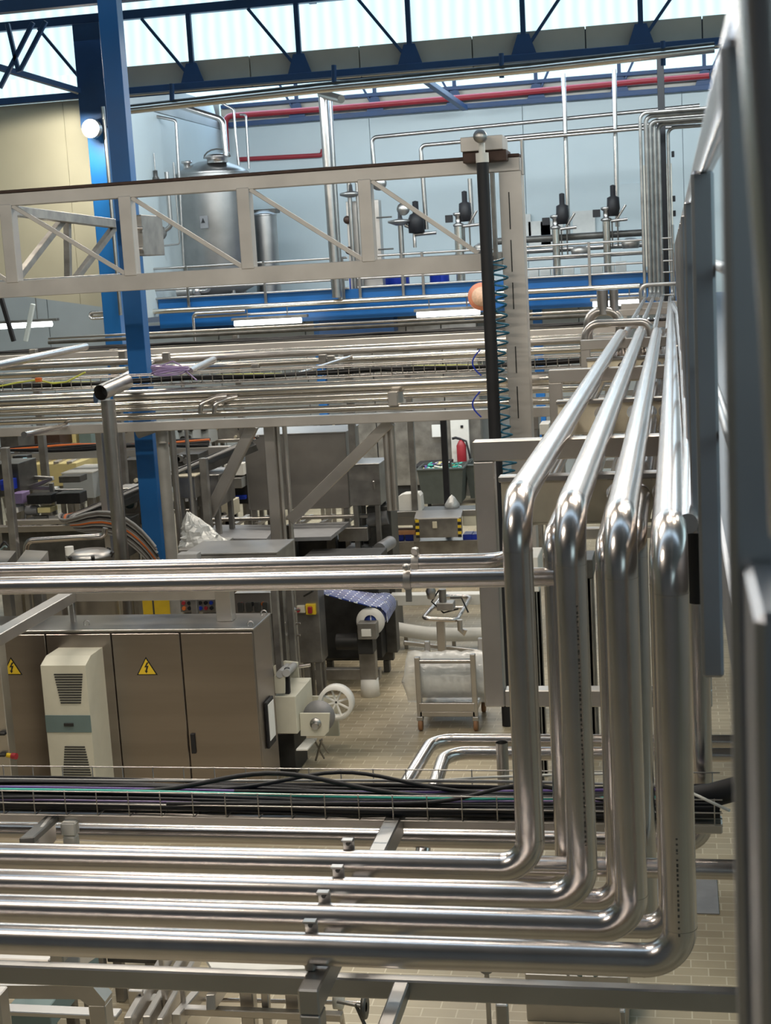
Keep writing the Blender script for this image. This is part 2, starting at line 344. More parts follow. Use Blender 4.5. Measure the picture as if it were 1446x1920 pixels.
for e in ((40, 0, 55, 62), (300, -30, 308, 30)):
    pass
# the dark column under the near truss
cx = P(170, 120, y=26.85).x
t = T('roof_column', 'blue steel column behind the flood lamp, its unlit head painted darker', 'column', (cx + 0.1, 26.8, 0))
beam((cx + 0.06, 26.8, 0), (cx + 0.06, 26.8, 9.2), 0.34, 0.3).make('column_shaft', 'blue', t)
box((cx - 0.2, 26.6, 8.05), (cx + 0.32, 26.98, 9.9)).make('shaded_column_top', 'navy', t)  # upper shaft out of the light, its shade put in as darker blue
MB().pipe([(cx + 0.28, 26.55, 4.6), (cx + 0.28, 26.55, 8.4)], 0.035).make('conduit', 'pipe2', t)
# the near blue column
Xc = P(205, 0, y=17.9).x
t = T('roof_column', 'big bright blue steel column rising in front of the white wall at left', 'column', (Xc, 17.9, 0))
beam((Xc, 17.9, 1.55), (Xc, 17.9, 10.2), 0.245, 0.2).make('column_shaft', 'blue', t)
box((Xc - 0.19, 17.76, 0), (Xc + 0.19, 18.04, 1.56)).make('painted_base', 'yel', t, 'yellow painted base')
# flood lamp on the beige wall
lp = P(170, 241, y=26.2)
t = T('flood_lamp', 'lit round flood lamp on the dark blue column beside the beige wall', 'lamp', lp)
MB().lathe(lp, [(0.001, -0.02), (0.14, -0.02), (0.16, 0.0)], 20, 'y').make('lamp_glass', 'flood', t)
MB().lathe(lp + V((0, 0.02, 0)), [(0.17, -0.03), (0.17, 0.12), (0.08, 0.2), (0.001, 0.2)], 20, 'y').make('lamp_housing', 'steel', t)
MB().beam(lp + V((0, 0.15, 0)), V((cx, 26.6, lp.z)), 0.04).make('bracket', 'steel', t)
l = bpy.data.lights.new('flood_light', 'SPOT'); l.energy = 260; l.color = (1, 0.93, 0.76); l.spot_size = 2.6; l.shadow_soft_size = 0.15; lo = bpy.data.objects.new('flood_light', l); C.objects.link(lo); lo.location = lp + V((-0.05, -0.35, 0.0)); lo.rotation_euler = (V((lp.x - 0.5, 27.4, lp.z - 2.5)) - lo.location).to_track_quat('-Z', 'Y').to_euler()
# ================================================================== REAR PLATFORM
Yp = 32.0; Zp = 4.62
Ze0, Ze1 = P(660, 561, y=32).z, P(660, 542, y=32).z; Zl0, Zl1 = P(660, 598, y=32).z, P(660, 570, y=32).z
t = T('mezzanine_platform', 'blue steel mezzanine along the back wall carrying tanks and valves', 'platform', (-6, Yp, 0))
box((xb + 0.02, Yp, Ze0), (0.35, Yp + 0.12, Ze1)).make('edge_beam', 'blue', t)
box((xb + 0.02, Yp, Zl0), (0.35, Yp + 0.1, Zl1)).make('lower_beam', 'blue', t)
box((xb + 0.02, Yp + 0.12, 4.5), (0.35, 37.98, 4.62)).make('deck', 'plate', t)
for px, yy in ((222, 31.9), (596, 33), (1008, 33), (880, 34)):
    x = P(px, 600, y=yy).x; beam((x, yy + 0.06, 0), (x, yy + 0.06, 4.3), 0.26 if px == 222 else 0.2, 0.2).make('platform_leg', 'blue', t)
box((P(600, 605, y=32.5).x, 32.4, P(670, 625, y=32.5).z), (P(740, 605, y=32.5).x, 32.9, Zl0 + 0.05)).make('hanging_panel', 'navy', t)
box((P(240, 600, y=32.5).x, 32.5, P(330, 622, y=32.5).z), (P(430, 605, y=32.5).x, 32.9, Zl0 + 0.05)).make('hanging_panel', 'navy', t)
# railings of the platform
def railing(x0, x1, label, posts):
    t = T('railing', label, 'railing', ((x0 + x1) / 2, Yp - 0.06, 4.2))
    for z in (5.46, 5.22, 4.99, 4.80): MB().tube([(x0, Yp - 0.06, z), (x1, Yp - 0.06, z)], 0.026, 8).make('rail', 'pipe2', t)
    for x in posts: box((x - 0.03, Yp - 0.1, Ze0 - 0.05), (x + 0.03, Yp - 0.04, 5.48)).make('post', 'pipe2', t)
X32 = lambda px: P(px, 530, y=Yp).x
railing(X32(273), X32(655), 'railing of thin steel tubes in front of the big tank', [X32(353), X32(498), X32(645)])
railing(X32(672), X32(930), 'middle railing section in front of the valve stands', [X32(676), X32(757), X32(795)])
railing(X32(982), X32(1215), 'right-hand railing section beside the vertical pipe bundle', [X32(1107)])
# big tank
def tank(px, Y, r, z0, z1, label, cone=True, mat='steel'):
    c = P(px, 430, y=Y); t = T('storage_tank', label, 'tank', (c.x, Y, Zp)); c = V((c.x, Y, 0))
    MB().lathe(c, [(0.001, z0 - 0.25), (r * 0.5, z0 - 0.2), (r * 0.98, z0), (r, z0 + 0.05), (r, z1)], 48).make('shell', mat, t)
    MB().lathe(c, [(r + 0.01, z1 - 0.04), (r + 0.02, z1), (r * 0.9, z1 + 0.09 * r), (r * 0.4, z1 + 0.31 * r), (0.001, z1 + 0.35 * r)], 48).make('domed_top', mat, t)
    for k in range(4):
        a = math.pi * (0.25 + 0.5 * k); p = c + V((r * 0.75 * math.cos(a), r * 0.75 * math.sin(a), 0)); MB().cyl((p.x, p.y, Zp), (p.x, p.y, z0), 0.05, 10).make('leg', mat, t)
    return t, c
zt = P(400, 325, y=34.5).z
t, c = tank(405, 34.5, 0.86, 4.95, zt, 'large cylindrical stainless tank with a round manhole on its dome')
mh = V((c.x + 0.28, 34.1, zt + 0.2))
MB().lathe(mh, [(0.24, 0), (0.24, 0.1), (0.30, 0.12), (0.30, 0.15), (0.2, 0.2), (0.001, 0.22)], 28).make('manhole', 'pipe', t)
MB().tube([mh + V((0.32 * math.cos(a / 8 * math.pi), 0, 0.12 + 0.2 * math.sin(a / 8 * math.pi))) for a in range(9)], 0.018, 8).make('manhole_clamp', 'machd', t)
MB().lathe((c.x - 0.5, 34.2, zt + 0.1), [(0.08, 0), (0.08, 0.14), (0.13, 0.15), (0.13, 0.2), (0.001, 0.21)], 16).make('vent', 'pipe', t)
mb = MB(); mb.box((c.x - 0.1, 33.6, 6.33), (c.x + 0.1, 33.64, 6.62)); o = mb.make('name_plate', 'plate', t)
MB().prism([(c.x - 0.06, 6.46), (c.x + 0.03, 6.46), (c.x - 0.015, 6.57)], 'y', 33.585, 33.6).make('emblem', 'dark', o)
t, c = tank(497, 35.5, 0.30, 4.6, P(497, 402, y=35.5).z, 'slim grey tank standing to the right of the large tank')
box((c.x - 0.25, 35.5, P(497, 392, y=35.5).z - 0.1), (c.x + 0.3, 35.9, P(497, 392, y=35.5).z)).make('top_box', 'machd', t)
# pump and elbow pipe under the tank
p = P(360, 547, y=33); t = T('pump', 'small brown stainless pump under the large tank', 'pump', (p.x, 33, Zp))
MB().cyl((p.x - 0.35, 33, p.z), (p.x + 0.05, 33, p.z), 0.1).make('motor', 'steelw', t)
MB().lathe((p.x + 0.12, 33, p.z), [(0.001, -0.08), (0.12, -0.08), (0.13, 0.08), (0.001, 0.08)], 16, 'x').make('volute', 'pipe', t)
MB().pipe([(p.x + 0.15, 33, p.z), (p.x + 0.42, 33, p.z), (p.x + 0.42, 33, p.z + 0.25)], 0.05).make('outlet', 'pipe', t)
for dx in (-0.25, 0): box((p.x + dx - 0.03, 32.9, Zp), (p.x + dx + 0.03, 33.1, p.z - 0.08)).make('foot', 'mach', t)
# valve cluster left of tank, on the side wall
p = P(288, 435, y=32.5); t = T('valve_cluster', 'dark grey valve cluster with flanges left of the large tank', 'valve', p)
MB().ball(p + V((-0.08, 0, 0)), 0.17).ball(p + V((0.14, 0, -0.03)), 0.17).ball(p + V((0.0, 0, 0.2)), 0.13).make('valve_body', 'mach', t)
MB().lathe(p + V((0.05, 0, -0.02)), [(0.001, -0.05), (0.2, -0.05), (0.2, 0.05), (0.001, 0.05)], 16, 'x').make('flange', 'machd', t)
MB().cyl(p + V((-0.3, -0.02, 0.3)), p + V((0.15, -0.02, 0.28)), 0.06).make('actuator', 'mach', t)
MB().pipe([p + V((0.25, 0, 0)), p + V((0.42, 0, 0.1)), p + V((0.42, 0, 1.3))], 0.05).make('outlet_pipe', 'pipe2', t)
MB().pipe([p + V((-0.3, 0, -0.35)), p + V((0.6, 0, -0.30)), p + V((0.6, 0, 1.5))], 0.02, 0.06, 8).make('small_pipe', 'pipe2', t)
for i, (px, py) in enumerate(((262, 390), (292, 330))):
    q = P(px, py, y=32.4); k = T('hanging_valve', ('small black bell-shaped valve hanging by the blue column', 'small pressure gauge on a thin pipe left of the tank')[i], 'valve', q)
    MB().lathe(q, [(0.001, -0.14), (0.11, -0.12), (0.05, 0.0), (0.05, 0.12), (0.001, 0.13)], 14).make('body', 'machd', k); MB().tube([q, q + V((0, 0, 0.5 if i else 0.9))], 0.015, 6).make('stem', 'pipe2', k)
# thin wall pipes
def wpipe(name, pts, r, mat, label, cat='pipe', group=None, bend=None, Y=None, n=10):
    return MB().pipe([P(a, b, y=(c if len(q) == 3 else Y)) for q in pts for (a, b, c) in [tuple(q) + ((Y,) if len(q) == 2 else ())]], r, bend or r * 2.5, n, 6, False).make(name, mat, None, label, cat, group)
wpipe('process_pipe', [(242, 208), (330, 226), (345, 500)], 0.035, 'pipe2', 'thin steel pipe dropping down the left white side wall', Y=33)
wpipe('process_pipe', [(340, 200), (418, 224), (424, 292)], 0.07, 'pipe', 'steel pipe bending down to the manhole of the large tank', Y=34)
wpipe('process_pipe', [(415, 193), (438, 205), (443, 262), (448, 310)], 0.03, 'pipe2', 'thin pipe beside the red pipe above the tank', Y=34)
wpipe('process_pipe', [(450, 215), (461, 215), (467, 316)], 0.03, 'pipe2', 'thin hooked pipe rising right of the red pipe', Y=36)
wpipe('fire_pipe', [(425, 285), (422, 218), (640, 202), (940, 177), (1208, 152), (1330, 142)], 0.075, 'red', 'long red sprinkler pipe along the rear truss', 'sprinkler pipe', Y=37.62)
wpipe('fire_pipe', [(447, 299), (604, 291), (606, 280)], 0.06, 'red', 'short red pipe on the white wall right of the tank', 'sprinkler pipe', Y=37.93)
wpipe('vertical_duct_pipe', [(606, 175), (632, 558)], 0.11, 'pipe2', 'left one of the two thick vertical pipes rising between tank and valves', Y=31.6)
wpipe('vertical_duct_pipe', [(617, 180), (640, 566), (640, 590)][:2], 0.065, 'pipe2', 'thinner vertical pipe hugging the thick one between tank and valves', Y=31.9)
wpipe('vertical_duct_pipe', [(602, 176, 31.6), (640, 186, 31.0)], 0.09, 'clad', 'short horizontal pipe end at the head of the thick vertical pipe', Y=31.6)
wpipe('header_pipe', [(238, 208), (600, 168), (1000, 130), (1340, 92)], 0.065, 'clad', 'bright clad header pipe crossing under the near roof truss', Y=26.4)
wpipe('header_pipe', [(238, 202), (600, 160), (1000, 121), (1340, 84)], 0.05, 'machd', 'dark cable duct lying on top of the bright header pipe', Y=26.5)
for i, (a, b) in enumerate(((322, 175), (626, 140), (940, 118), (1243, 95))):
    wpipe('pipe_hanger', [(a, b - 18), (a + 1, b + 28)], 0.045, 'navy', 'blue hanger rod holding the header pipe, number %s from the left' % ('one', 'two', 'three', 'four')[i], 'hanger', Y=26.5)
wpipe('process_pipe', [(702, 312), (697, 258), (1312, 198)], 0.045, 'pipe2', 'uppermost thin pipe running along the white back wall from the left bend', Y=33.5)
wpipe('process_pipe', [(793, 312), (788, 273), (1300, 226)], 0.045, 'pipe2', 'second thin pipe along the back wall ending in the lower left bend', Y=33.3)
wpipe('process_pipe', [(950, 263), (1190, 242), (1305, 236)], 0.04, 'pipe2', 'short thin pipe with a collar right of the black post head', Y=33.0)
wpipe('drop_pipe', [(1056, 138), (1059, 205), (1066, 440)], 0.05, 'pipe', 'left thin vertical pipe dropping to the control valves on the back wall', Y=33.2)
wpipe('drop_pipe', [(1152, 130), (1153, 210), (1158, 425)], 0.05, 'pipe', 'right thin vertical pipe dropping to the control valves on the back wall', Y=33.2)
wpipe('drop_pipe', [(790, 290), (800, 430)], 0.05, 'pipe2', 'thin vertical pipe dropping to the black valve with the round gauge', Y=33.2)
wpipe('drop_pipe', [(881, 335), (886, 425)], 0.05, 'pipe2', 'thin vertical pipe dropping to the valve left of the black post', Y=33.2)
# valve stands on the platform
def valve_stand(px, pyt, label, Y=32.6, thick=0.085, pyb=585, run=None):
    b = P(px, pyb, y=Y); tp = P(px, pyt, y=Y); x = tp.x
    t = T('control_valve_stand', label, 'control valve', (x, Y, Zp))
    top = V((x, Y, tp.z)); 
    pts = [top, V((x, Y, b.z if run else Zp + 0.02))]
    if run: pts.append(V((x + run, Y, b.z)))
    MB().pipe(pts, thick, thick * 2, 16).make('riser', 'clad', t)
    MB().lathe(top, [(thick, 0), (0.12, 0.02), (0.12, 0.05), (0.06, 0.08), (0.06, 0.22), (0.11, 0.25), (0.11, 0.3), (0.001, 0.31)], 16).make('valve_body', 'steel', t)
    MB().lathe(top + V((0.16, 0, 0.16)), [(0.001, -0.06), (0.10, -0.06), (0.14, 0.1), (0.13, 0.33), (0.06, 0.36), (0.06, 0.58), (0.001, 0.6)], 14).make('actuator', 'dark', t)
    MB().box(top + V((-0.28, -0.05, 0.1)), top + V((-0.12, 0.05, 0.26))).make('positioner', 'dark', t)
    MB().tube([top + V((0.1, 0, 0.0)), top + V((0.45, 0, 0.02))], 0.035, 8).tube([top + V((0.2, 0, 0.0)), top + V((0.42, 0, 0.32))], 0.025, 8).make('branch', 'pipe2', t)
    MB().lathe(top + V((0.5, 0, -0.5)), [(0.001, -0.1), (0.17, -0.1), (0.2, 0.05), (0.1, 0.12), (0.001, 0.13)], 14).make('float_trap', 'mach', t)
    for dx in (0.12, 0.24): MB().tube([top + V((dx, 0, -0.02)), top + V((dx, 0, -0.55))], 0.018, 6).make('sensing_line', 'machd', t)
    return t
valve_stand(860, 425, 'valve stand with black actuator just left of the black post', pyb=583, thick=0.1)
valve_stand(1042, 430, 'valve stand with black actuator at the middle of the right railing', pyb=540, run=1.2)
valve_stand(1137, 415, 'valve stand with black actuator nearest the vertical pipe bundle', pyb=522, run=0.9)
p = P(752, 440, y=33); t = T('control_valve_stand', 'valve with round gauge and big black actuator above the lower gantry chord', 'control valve', (p.x, 33, Zp))
MB().tube([(p.x, 33, Zp), (p.x, 33, p.z + 0.25)], 0.06, 12).make('riser', 'pipe2', t)
MB().lathe((p.x, 33, p.z + 0.25), [(0.001, -0.05), (0.1, -0.05), (0.28, 0.02), (0.28, 0.06), (0.06, 0.1), (0.05, 0.22), (0.001, 0.24)], 16).make('diaphragm', 'steel', t)
MB().lathe((p.x + 0.1, 32.9, p.z + 0.55), [(0.001, -0.04), (0.14, -0.04), (0.14, 0.04), (0.001, 0.04)], 18, 'y').make('gauge', 'steel', t)
MB().lathe((p.x + 0.36, 33, p.z), [(0.001, 0.0), (0.18, 0.02), (0.19, 0.3), (0.14, 0.42), (0.07, 0.45), (0.07, 0.7), (0.001, 0.72)], 14).make('actuator', 'dark', t)
MB().tube([(p.x + 0.1, 33, p.z + 0.2), (p.x + 0.3, 33, p.z + 0.1), (p.x + 0.3, 33, p.z - 0.3)], 0.04, 8).tube([(p.x + 0.3, 33, p.z - 0.02), (p.x + 0.8, 33, p.z)], 0.04, 8).make('branch', 'pipe2', t)
# brown cabinet panel with pipes behind the third gantry post
p = P(683, 440, y=33); t = T('instrument_panel', 'tall brownish stainless panel with vertical pipes behind the gantry post', 'panel', (p.x, 33, Zp))
box((p.x - 0.4, 33.1, Zp), (p.x + 0.35, 33.4, P(683, 376, y=33.1).z)).make('back_plate', 'steelw', t)
MB().tube([(p.x - 0.28, 33, Zp), (p.x - 0.28, 33, 7.1)], 0.05, 10).make('pipe', 'pipe2', t); MB().tube([(p.x - 0.1, 33, Zp), (p.x - 0.1, 33, 7.2)], 0.04, 10).make('pipe', 'pipe2', t)
MB().lathe((p.x - 0.25, 33, 6.78), [(0.001, 0), (0.08, 0), (0.25, 0.05), (0.25, 0.1), (0.06, 0.14), (0.05, 0.28), (0.001, 0.3)], 16).make('valve_head', 'steel', t)
MB().lathe((p.x + 0.42, 32.9, 7.05), [(0.001, -0.04), (0.17, -0.04), (0.17, 0.05), (0.001, 0.05)], 16, 'y').make('gauge', 'steel', t)
for z in (5.62, 6.3): MB().ball((p.x - 0.38, 33.05, z), 0.09, 10).make('knob', 'rust', t)
for i, (z, a) in enumerate(((5.0, 0.45), (5.6, 0.45), (6.3, 0.45))): MB().tube([(p.x + 0.3, 33, z), (p.x + 0.65, 33, z)], 0.02, 6).make('probe', 'machd', t)
# pipes behind the railing, valve trains, blue drums, white canisters
for i, (y0, y1, a, b, r, m, lab) in enumerate(((452, 437, 930, 1205, 0.075, 'machd', 'thick dark pipe running level with the valve bodies'),
      (471, 458, 982, 1205, 0.05, 'pipe2', 'pale pipe just under the thick dark one'), (480, 466, 760, 1205, 0.04, 'machd', 'thin dark pipe behind the top rail'),
      (497, 482, 690, 1205, 0.035, 'pipe2', 'thin pale pipe behind the second rail'), (583, 543, 170, 1200, 0.055, 'clad', 'bright clad pipe running along the blue mezzanine beam'),
      (590, 555, 360, 1205, 0.03, 'pipe2', 'thinner pipe under the bright one on the blue beam'))):
    Yq = 32.9 if i < 4 else 31.7
    zq = P((a + b) / 2, (y0 + y1) / 2, y=Yq).z; MB().tube([(P(a, y0, y=Yq).x, Yq, zq), (P(b, y1, y=Yq).x, Yq, zq)], r, 12).make('process_pipe', m, None, lab, 'pipe')
p = P(362, 588, y=31.6); MB().pipe([(p.x + 1.2, 31.6, p.z), (p.x, 31.6, p.z), (p.x, 31.6, p.z - 0.75)], 0.035, 0.1, 10).make('process_pipe', 'pipe', None, 'small bent pipe hanging below the blue beam left of the first lamp', 'pipe')
p = P(168, 586, y=31.6); MB().pipe([(p.x + 0.6, 31.6, p.z), (p.x, 31.6, p.z), (p.x, 31.6, p.z - 0.14), (p.x + 0.5, 31.6, p.z - 0.14), (p.x + 0.5, 31.6, p.z - 0.3)], 0.03, 0.07, 10).make('process_pipe', 'pipe', None, 'small looped pipe end left of the blue column', 'pipe')
for i, px in enumerate((665, 700, 742, 822, 828)):
    zt2 = P(px, (515, 518, 505, 480, 505)[i], y=34.2).z; x = P(px, 520, y=34.2).x; r = (0.13, 0.15, 0.32, 0.2, 0.18)[i]
    MB().lathe((x, 34.2, 0), [(0.001, Zp), (r, Zp), (r, zt2 - 0.1), (r * 0.92, zt2 - 0.05), (r * 0.92, zt2), (0.001, zt2)], 20).make('blue_drum', 'bluep', None, ('small blue drum behind the railing right of the thick vertical pipe', 'second small blue drum behind the instrument panel', 'broad blue drum between the middle railing posts', 'tall blue drum seen behind the railing left of the valve stand', 'short blue drum in front of the tall one')[i], 'drum')
for i in range(8):
    px = 1002 + i * 22 + (10 if i > 3 else 0); x = P(px, 520, y=34.4).x; zt2 = P(px, 497 - i * 2, y=34.4).z
    mb = MB(); mb.box((x - 0.13, 34.3, Zp), (x + 0.11, 34.5, zt2 - 0.08)); mb.make('canister', 'wplast', None, 'white plastic canister standing behind the right railing', 'canister', 'white canisters behind the right railing')
for i, (px, py) in enumerate(((1012, 437), (1035, 437), (1095, 418), (975, 425))):
    q = P(px, py, y=37.9); box((q.x - 0.28, 37.9, q.z - 0.35), (q.x + 0.28, 37.98, q.z + 0.3)).make('wall_sheet', 'wplast', None, ('pale sheet on the back wall behind the valves, second from left', 'pale sheet on the back wall close beside the left drop pipe', 'pale square sheet on the back wall between the two valve stands', 'pale sheet on the back wall next to the gantry column')[i], 'notice')
# white door in the back wall
q0 = P(1160, 345, y=37.97); q1 = P(1212, 520, y=37.97)
box((q0.x, 37.93, 4.42), (q1.x, 37.99, q0.z)).make('door_1', 'white', kind='structure')
# vertical bundle, ladder, black post, grey cabinet at the end of the pipe run
Yb = 30.5
xs = [1206, 1216, 1223, 1231, 1239, 1257]
for i, px in enumerate(xs):
    yt = (212, 218, 228, 224, 232, 240)[i]; a = P(px - 4, yt, y=Yb + 0.1 * i); r = 0.035 if i in (0, 5) else 0.045
    x = P(px, 420, y=Yb + 0.1 * i).x; zb = P(px, 560, y=Yb).z + 0.05
    MB().pipe([(1.2, Yb + 0.1 * i, a.z), (x, Yb + 0.1 * i, a.z), (x, Yb + 0.1 * i, zb), (x, Yb - 2.0, zb)], r, 0.14, 10).make('vertical_pipe', 'mach', None, 'steel pipe of the upright bundle, %s from the left' % ('first', 'second', 'third', 'fourth', 'fifth', 'sixth')[i], 'pipe')
x = P(1243, 300, y=31.2).x; beam((x, 31.3, 0), (x, 31.3, 9.3), 0.14, 0.14).make('black_post', 'dark', None, 'tall black post rising behind the upright pipe bundle', 'post')
x0 = P(1207, 400, y=31.8).x; x1 = P(1262, 400, y=31.8).x; t = T('control_cabinet', 'tall pale grey cabinet behind the upright pipe bundle', 'cabinet', ((x0 + x1) / 2, 32, Zp))
box((x0, 31.8, 4.9), (x1, 32.3, P(1230, 308, y=31.8).z)).make('body', 'spandrel', t)
for z in (6.2, 5.9, 7.1): box((x1, 31.85, z), (x1 + 0.06, 31.95, z + 0.12)).make('switch', 'dark', t)
x0 = P(1241, 480, y=30.0).x; x1 = P(1263, 480, y=30.0).x; t = T('ladder', 'short ladder at the foot of the black post', 'ladder', (x0, 30, 3.5))
for x in (x0, x1): MB().tube([(x, 30, 4.2), (x, 30, 5.7)], 0.025, 8).make('side_rail', 'pipe2', t)
for i in range(6): MB().tube([(x0, 30, 4.35 + i * 0.22), (x1, 30, 4.35 + i * 0.22)], 0.018, 6).make('rung', 'pipe2', t)
MB().pipe([(P(1202, 560, y=29).x, 29, P(1202, 575, y=29).z), (P(1202, 560, y=29).x, 29, P(1202, 535, y=29).z), (P(1268, 530, y=29).x, 29, P(1202, 535, y=29).z)], 0.04, 0.12, 10).make('bent_pipe', 'pipe2', None, 'bent tube crossing in front of the foot of the upright bundle', 'pipe')
# fluorescent lamps
for i, (a, ya, b, yb, Y) in enumerate(((-30, 614, 97, 607, 30.5), (440, 606, 565, 601, 31.0), (782, 590, 900, 585, 31.0), (1112, 571, 1198, 566, 31.0))):
    p0 = P(a, ya, y=Y); p1 = P(b, yb, y=Y); z = (p0.z + p1.z) / 2
    t = T('fluorescent_lamp', ('lit tube lamp at the left edge under the beige wall', 'lit tube lamp under the mezzanine right of the blue column', 'lit tube lamp beside the orange disc', 'lit tube lamp behind the valve near the end of the pipe run')[i], 'lamp', ((p0.x + p1.x) / 2, Y, z))
    MB().tube([(p0.x, Y, z), (p1.x, Y, z)], 0.055, 12).make('tube', 'tube', t)
    box((p0.x - 0.05, Y - 0.08, z + 0.06), (p1.x + 0.15, Y + 0.08, z + 0.12)).make('housing', 'mach', t)
    for q_ in (0.2, 0.8): MB().tube([(p0.x + (p1.x - p0.x) * q_, Y, z + 0.12), (p0.x + (p1.x - p0.x) * q_, Y, 4.5 if i else 5.2)], 0.012, 6).make('hanger_rod', 'pipe2', t)
    area('tube_light', ((p0.x + p1.x) / 2, Y - 0.1, z - 0.1), 1.4, 45, (0.93, 1, 1), ((p0.x + p1.x) / 2, Y - 0.3, 0), 0.15)
# orange round disc sign
p = P(903, 556, y=30.8); t = T('round_sign', 'round orange disc partly hidden behind the black pole', 'sign', p)
MB().lathe(p, [(0.001, -0.02), (0.28, -0.02), (0.29, 0.02), (0.001, 0.02)], 32, 'y').make('disc', 'sign', t)
MB().lathe(p + V((0, -0.03, 0)), [(0.001, -0.005), (0.2, -0.005), (0.2, 0.005), (0.001, 0.005)], 32, 'y').make('disc_face', 'signc', t)
MB().tube([p + V((0.1, 0.04, -0.1)), p + V((0.1, 0.04, 0.2)), p + V((0.1, 1.2, 0.25))], 0.02, 6).make('mount', 'pipe2', t)
# ================================================================== GANTRY (Y 16.5)
Yg = 16.5
xl = -9.5; xr = P(975, 320, y=Yg).x
t = T('gantry_truss', 'long stainless box-section gantry truss crossing in front of the tanks', 'gantry', (-4.5, Yg, 5.3))
zb0, zb1 = P(450, 527, y=Yg).z - 0.04, P(450, 500, y=Yg).z - 0.01
zt0, zt1 = P(450, 356, y=Yg).z, P(450, 331, y=Yg).z + 0.0
xcl = P(935, 330, y=Yg).x
box((xl, Yg, zb0), (xcl, Yg + 0.16, zb1)).make('lower_chord', 'gantry', t)
box((xl, Yg, zt0), (xr, Yg + 0.16, zt1)).make('upper_chord', 'gantry', t)
box((xl, Yg - 0.02, zt1), (xr, Yg + 0.2, zt1 + 0.035)).make('track', 'rust', t, 'dark brown running track')
pp = []
for px in (-200, 14, 238, 460, 688):
    x = P(px, 430, y=Yg).x; pp.append(x); box((x - 0.075, Yg - 0.01, zb1 - 0.02), (x + 0.075, Yg + 0.15, zt0 + 0.02)).make('upright', 'gantry', t)
for a, b in zip(pp, pp[1:] + [P(905, 430, y=Yg).x]):
    beam((a + 0.08, Yg + 0.02, zt0), (b - 0.06, Yg + 0.02, zb1), 0.03, 0.05).make('diagonal', 'gantry', t)
# bolted bracket to the blue column
x = P(262, 440, y=17.2).x
q = box((x - 0.11, 17.0, P(262, 480, y=17.2).z), (x + 0.11, 17.74, P(262, 404, y=17.2).z)).make('column_bracket', 'mach', t)
for py in (428, 466): MB().tube([P(250, py, y=16.9), P(268, py, y=16.9)], 0.022, 8).make('bolt', 'pipe', q)
# column head, black pole, coil hose
xc0 = P(935, 330, y=Yg).x; xc1 = P(978, 330, y=Yg).x
t = T('gantry_column', 'stained stainless box column under the right end of the gantry', 'column', ((xc0 + xc1) / 2, Yg, 0))
mb = MB(); mb.box((xc0 + 0.002, Yg + 0.0, 0), (xc1, Yg + 0.26, zt0 - 0.002)); mb.make('column_shaft', 'gantry', t)
for a, b in ((360, 430), (450, 510), (530, 580), (650, 700), (725, 785)):
    x = P(956, 400, y=Yg).x; box((x - 0.006, Yg - 0.006, P(956, b, y=Yg).z), (x + 0.006, Yg, P(956, a, y=Yg).z)).make('slot', 'void', t)
box((P(866, 300, y=16.3).x, 16.25, P(900, 283, y=16.3).z), (P(945, 300, y=16.3).x, 16.75, P(900, 256, y=16.3).z)).make('head_box', 'gantry', t)
box((P(868, 300, y=16.3).x, 16.3, P(900, 304, y=16.3).z), (P(950, 300, y=16.3).x, 16.75, P(900, 283, y=16.3).z)).make('roller_block', 'rust', t)
box((P(918, 330, y=16.4).x, 16.42, zb0), (P(926, 330, y=16.4).x, 16.5, zt0)).make('inner_post', 'mach', t)
box((P(982, 300, y=Yg).x - 0.03, Yg, zt0 - 0.05), (P(982, 300, y=Yg).x, Yg + 0.04, zt1 + 0.18)).make('end_plate', 'steel', t)
xp = P(906, 330, y=16.1).x
t = T('black_pole', 'thick black hose-covered pole hanging in front of the gantry column', 'pole', (xp, 16.1, 0))
MB().cyl((xp, 16.1, 0), (xp, 16.1, P(903, 305, y=16.1).z), 0.066, 24).make('pole', 'dark', t)
MB().cyl((xp, 16.1, P(903, 305, y=16.1).z), (xp, 16.1, P(903, 287, y=16.1).z), 0.07, 24).cyl((xp, 16.1, P(903, 287, y=16.1).z), (xp, 16.1, P(903, 262, y=16.1).z), 0.035, 16).make('collar', 'wplast', t, 'pale collar and neck')
MB().lathe((xp, 16.02, P(903, 257, y=16.1).z), [(0.001, -0.06), (0.07, -0.06), (0.07, 0.06), (0.001, 0.06)], 20, 'y').make('end_knob', 'steel', t)
x2 = P(934, 700, y=16.25).x - 0.05
MB().cyl((x2, 16.3, 0.0), (x2, 16.3, P(925, 480, y=16.2).z), 0.05, 16).make('sliding_cover', 'dark', t)
# coil hose
mb = MB(); pts = []; z0 = P(940, 900, y=16.2).z; z1 = P(935, 485, y=16.2).z; turns = 24
for i in range(turns * 14 + 1):
    a = 2 * math.pi * i / 14; f = i / (turns * 14); xm = x2 + 0.10 + 0.03 * math.sin(f * 9)
    rr = 0.075 + 0.02 * math.sin(f * 23); pts.append((xm + rr * math.cos(a), 16.16 + rr * 0.7 * math.sin(a), z1 + (z0 - z1) * f + 0.01 * math.sin(f * 40)))
mb.tube(pts, 0.012, 6).make('coiled_hose', 'coil', None, 'blue coiled air hose hanging beside the black pole', 'hose')
for i, (a, b) in enumerate(((680, 55), (758, 40))):
    c = P(905, a, y=16.0); MB().tube([c + V((-0.02 - 0.09 * math.sin(u / 10 * math.pi), 0, 0.14 - 0.28 * u / 10)) for u in range(11)], 0.009, 6).make('hose_loop', 'bluep', None, ('upper', 'lower')[i] + ' blue hose loop bulging out left of the black pole', 'hose')
x = P(832, 800, y=24.5).x
beam((x, 24.5, 0), (x, 24.5, P(828, 770, y=24.5).z), 0.1, 0.1).make('black_post', 'dark', None, 'slim black post in front of the waste bin', 'post')
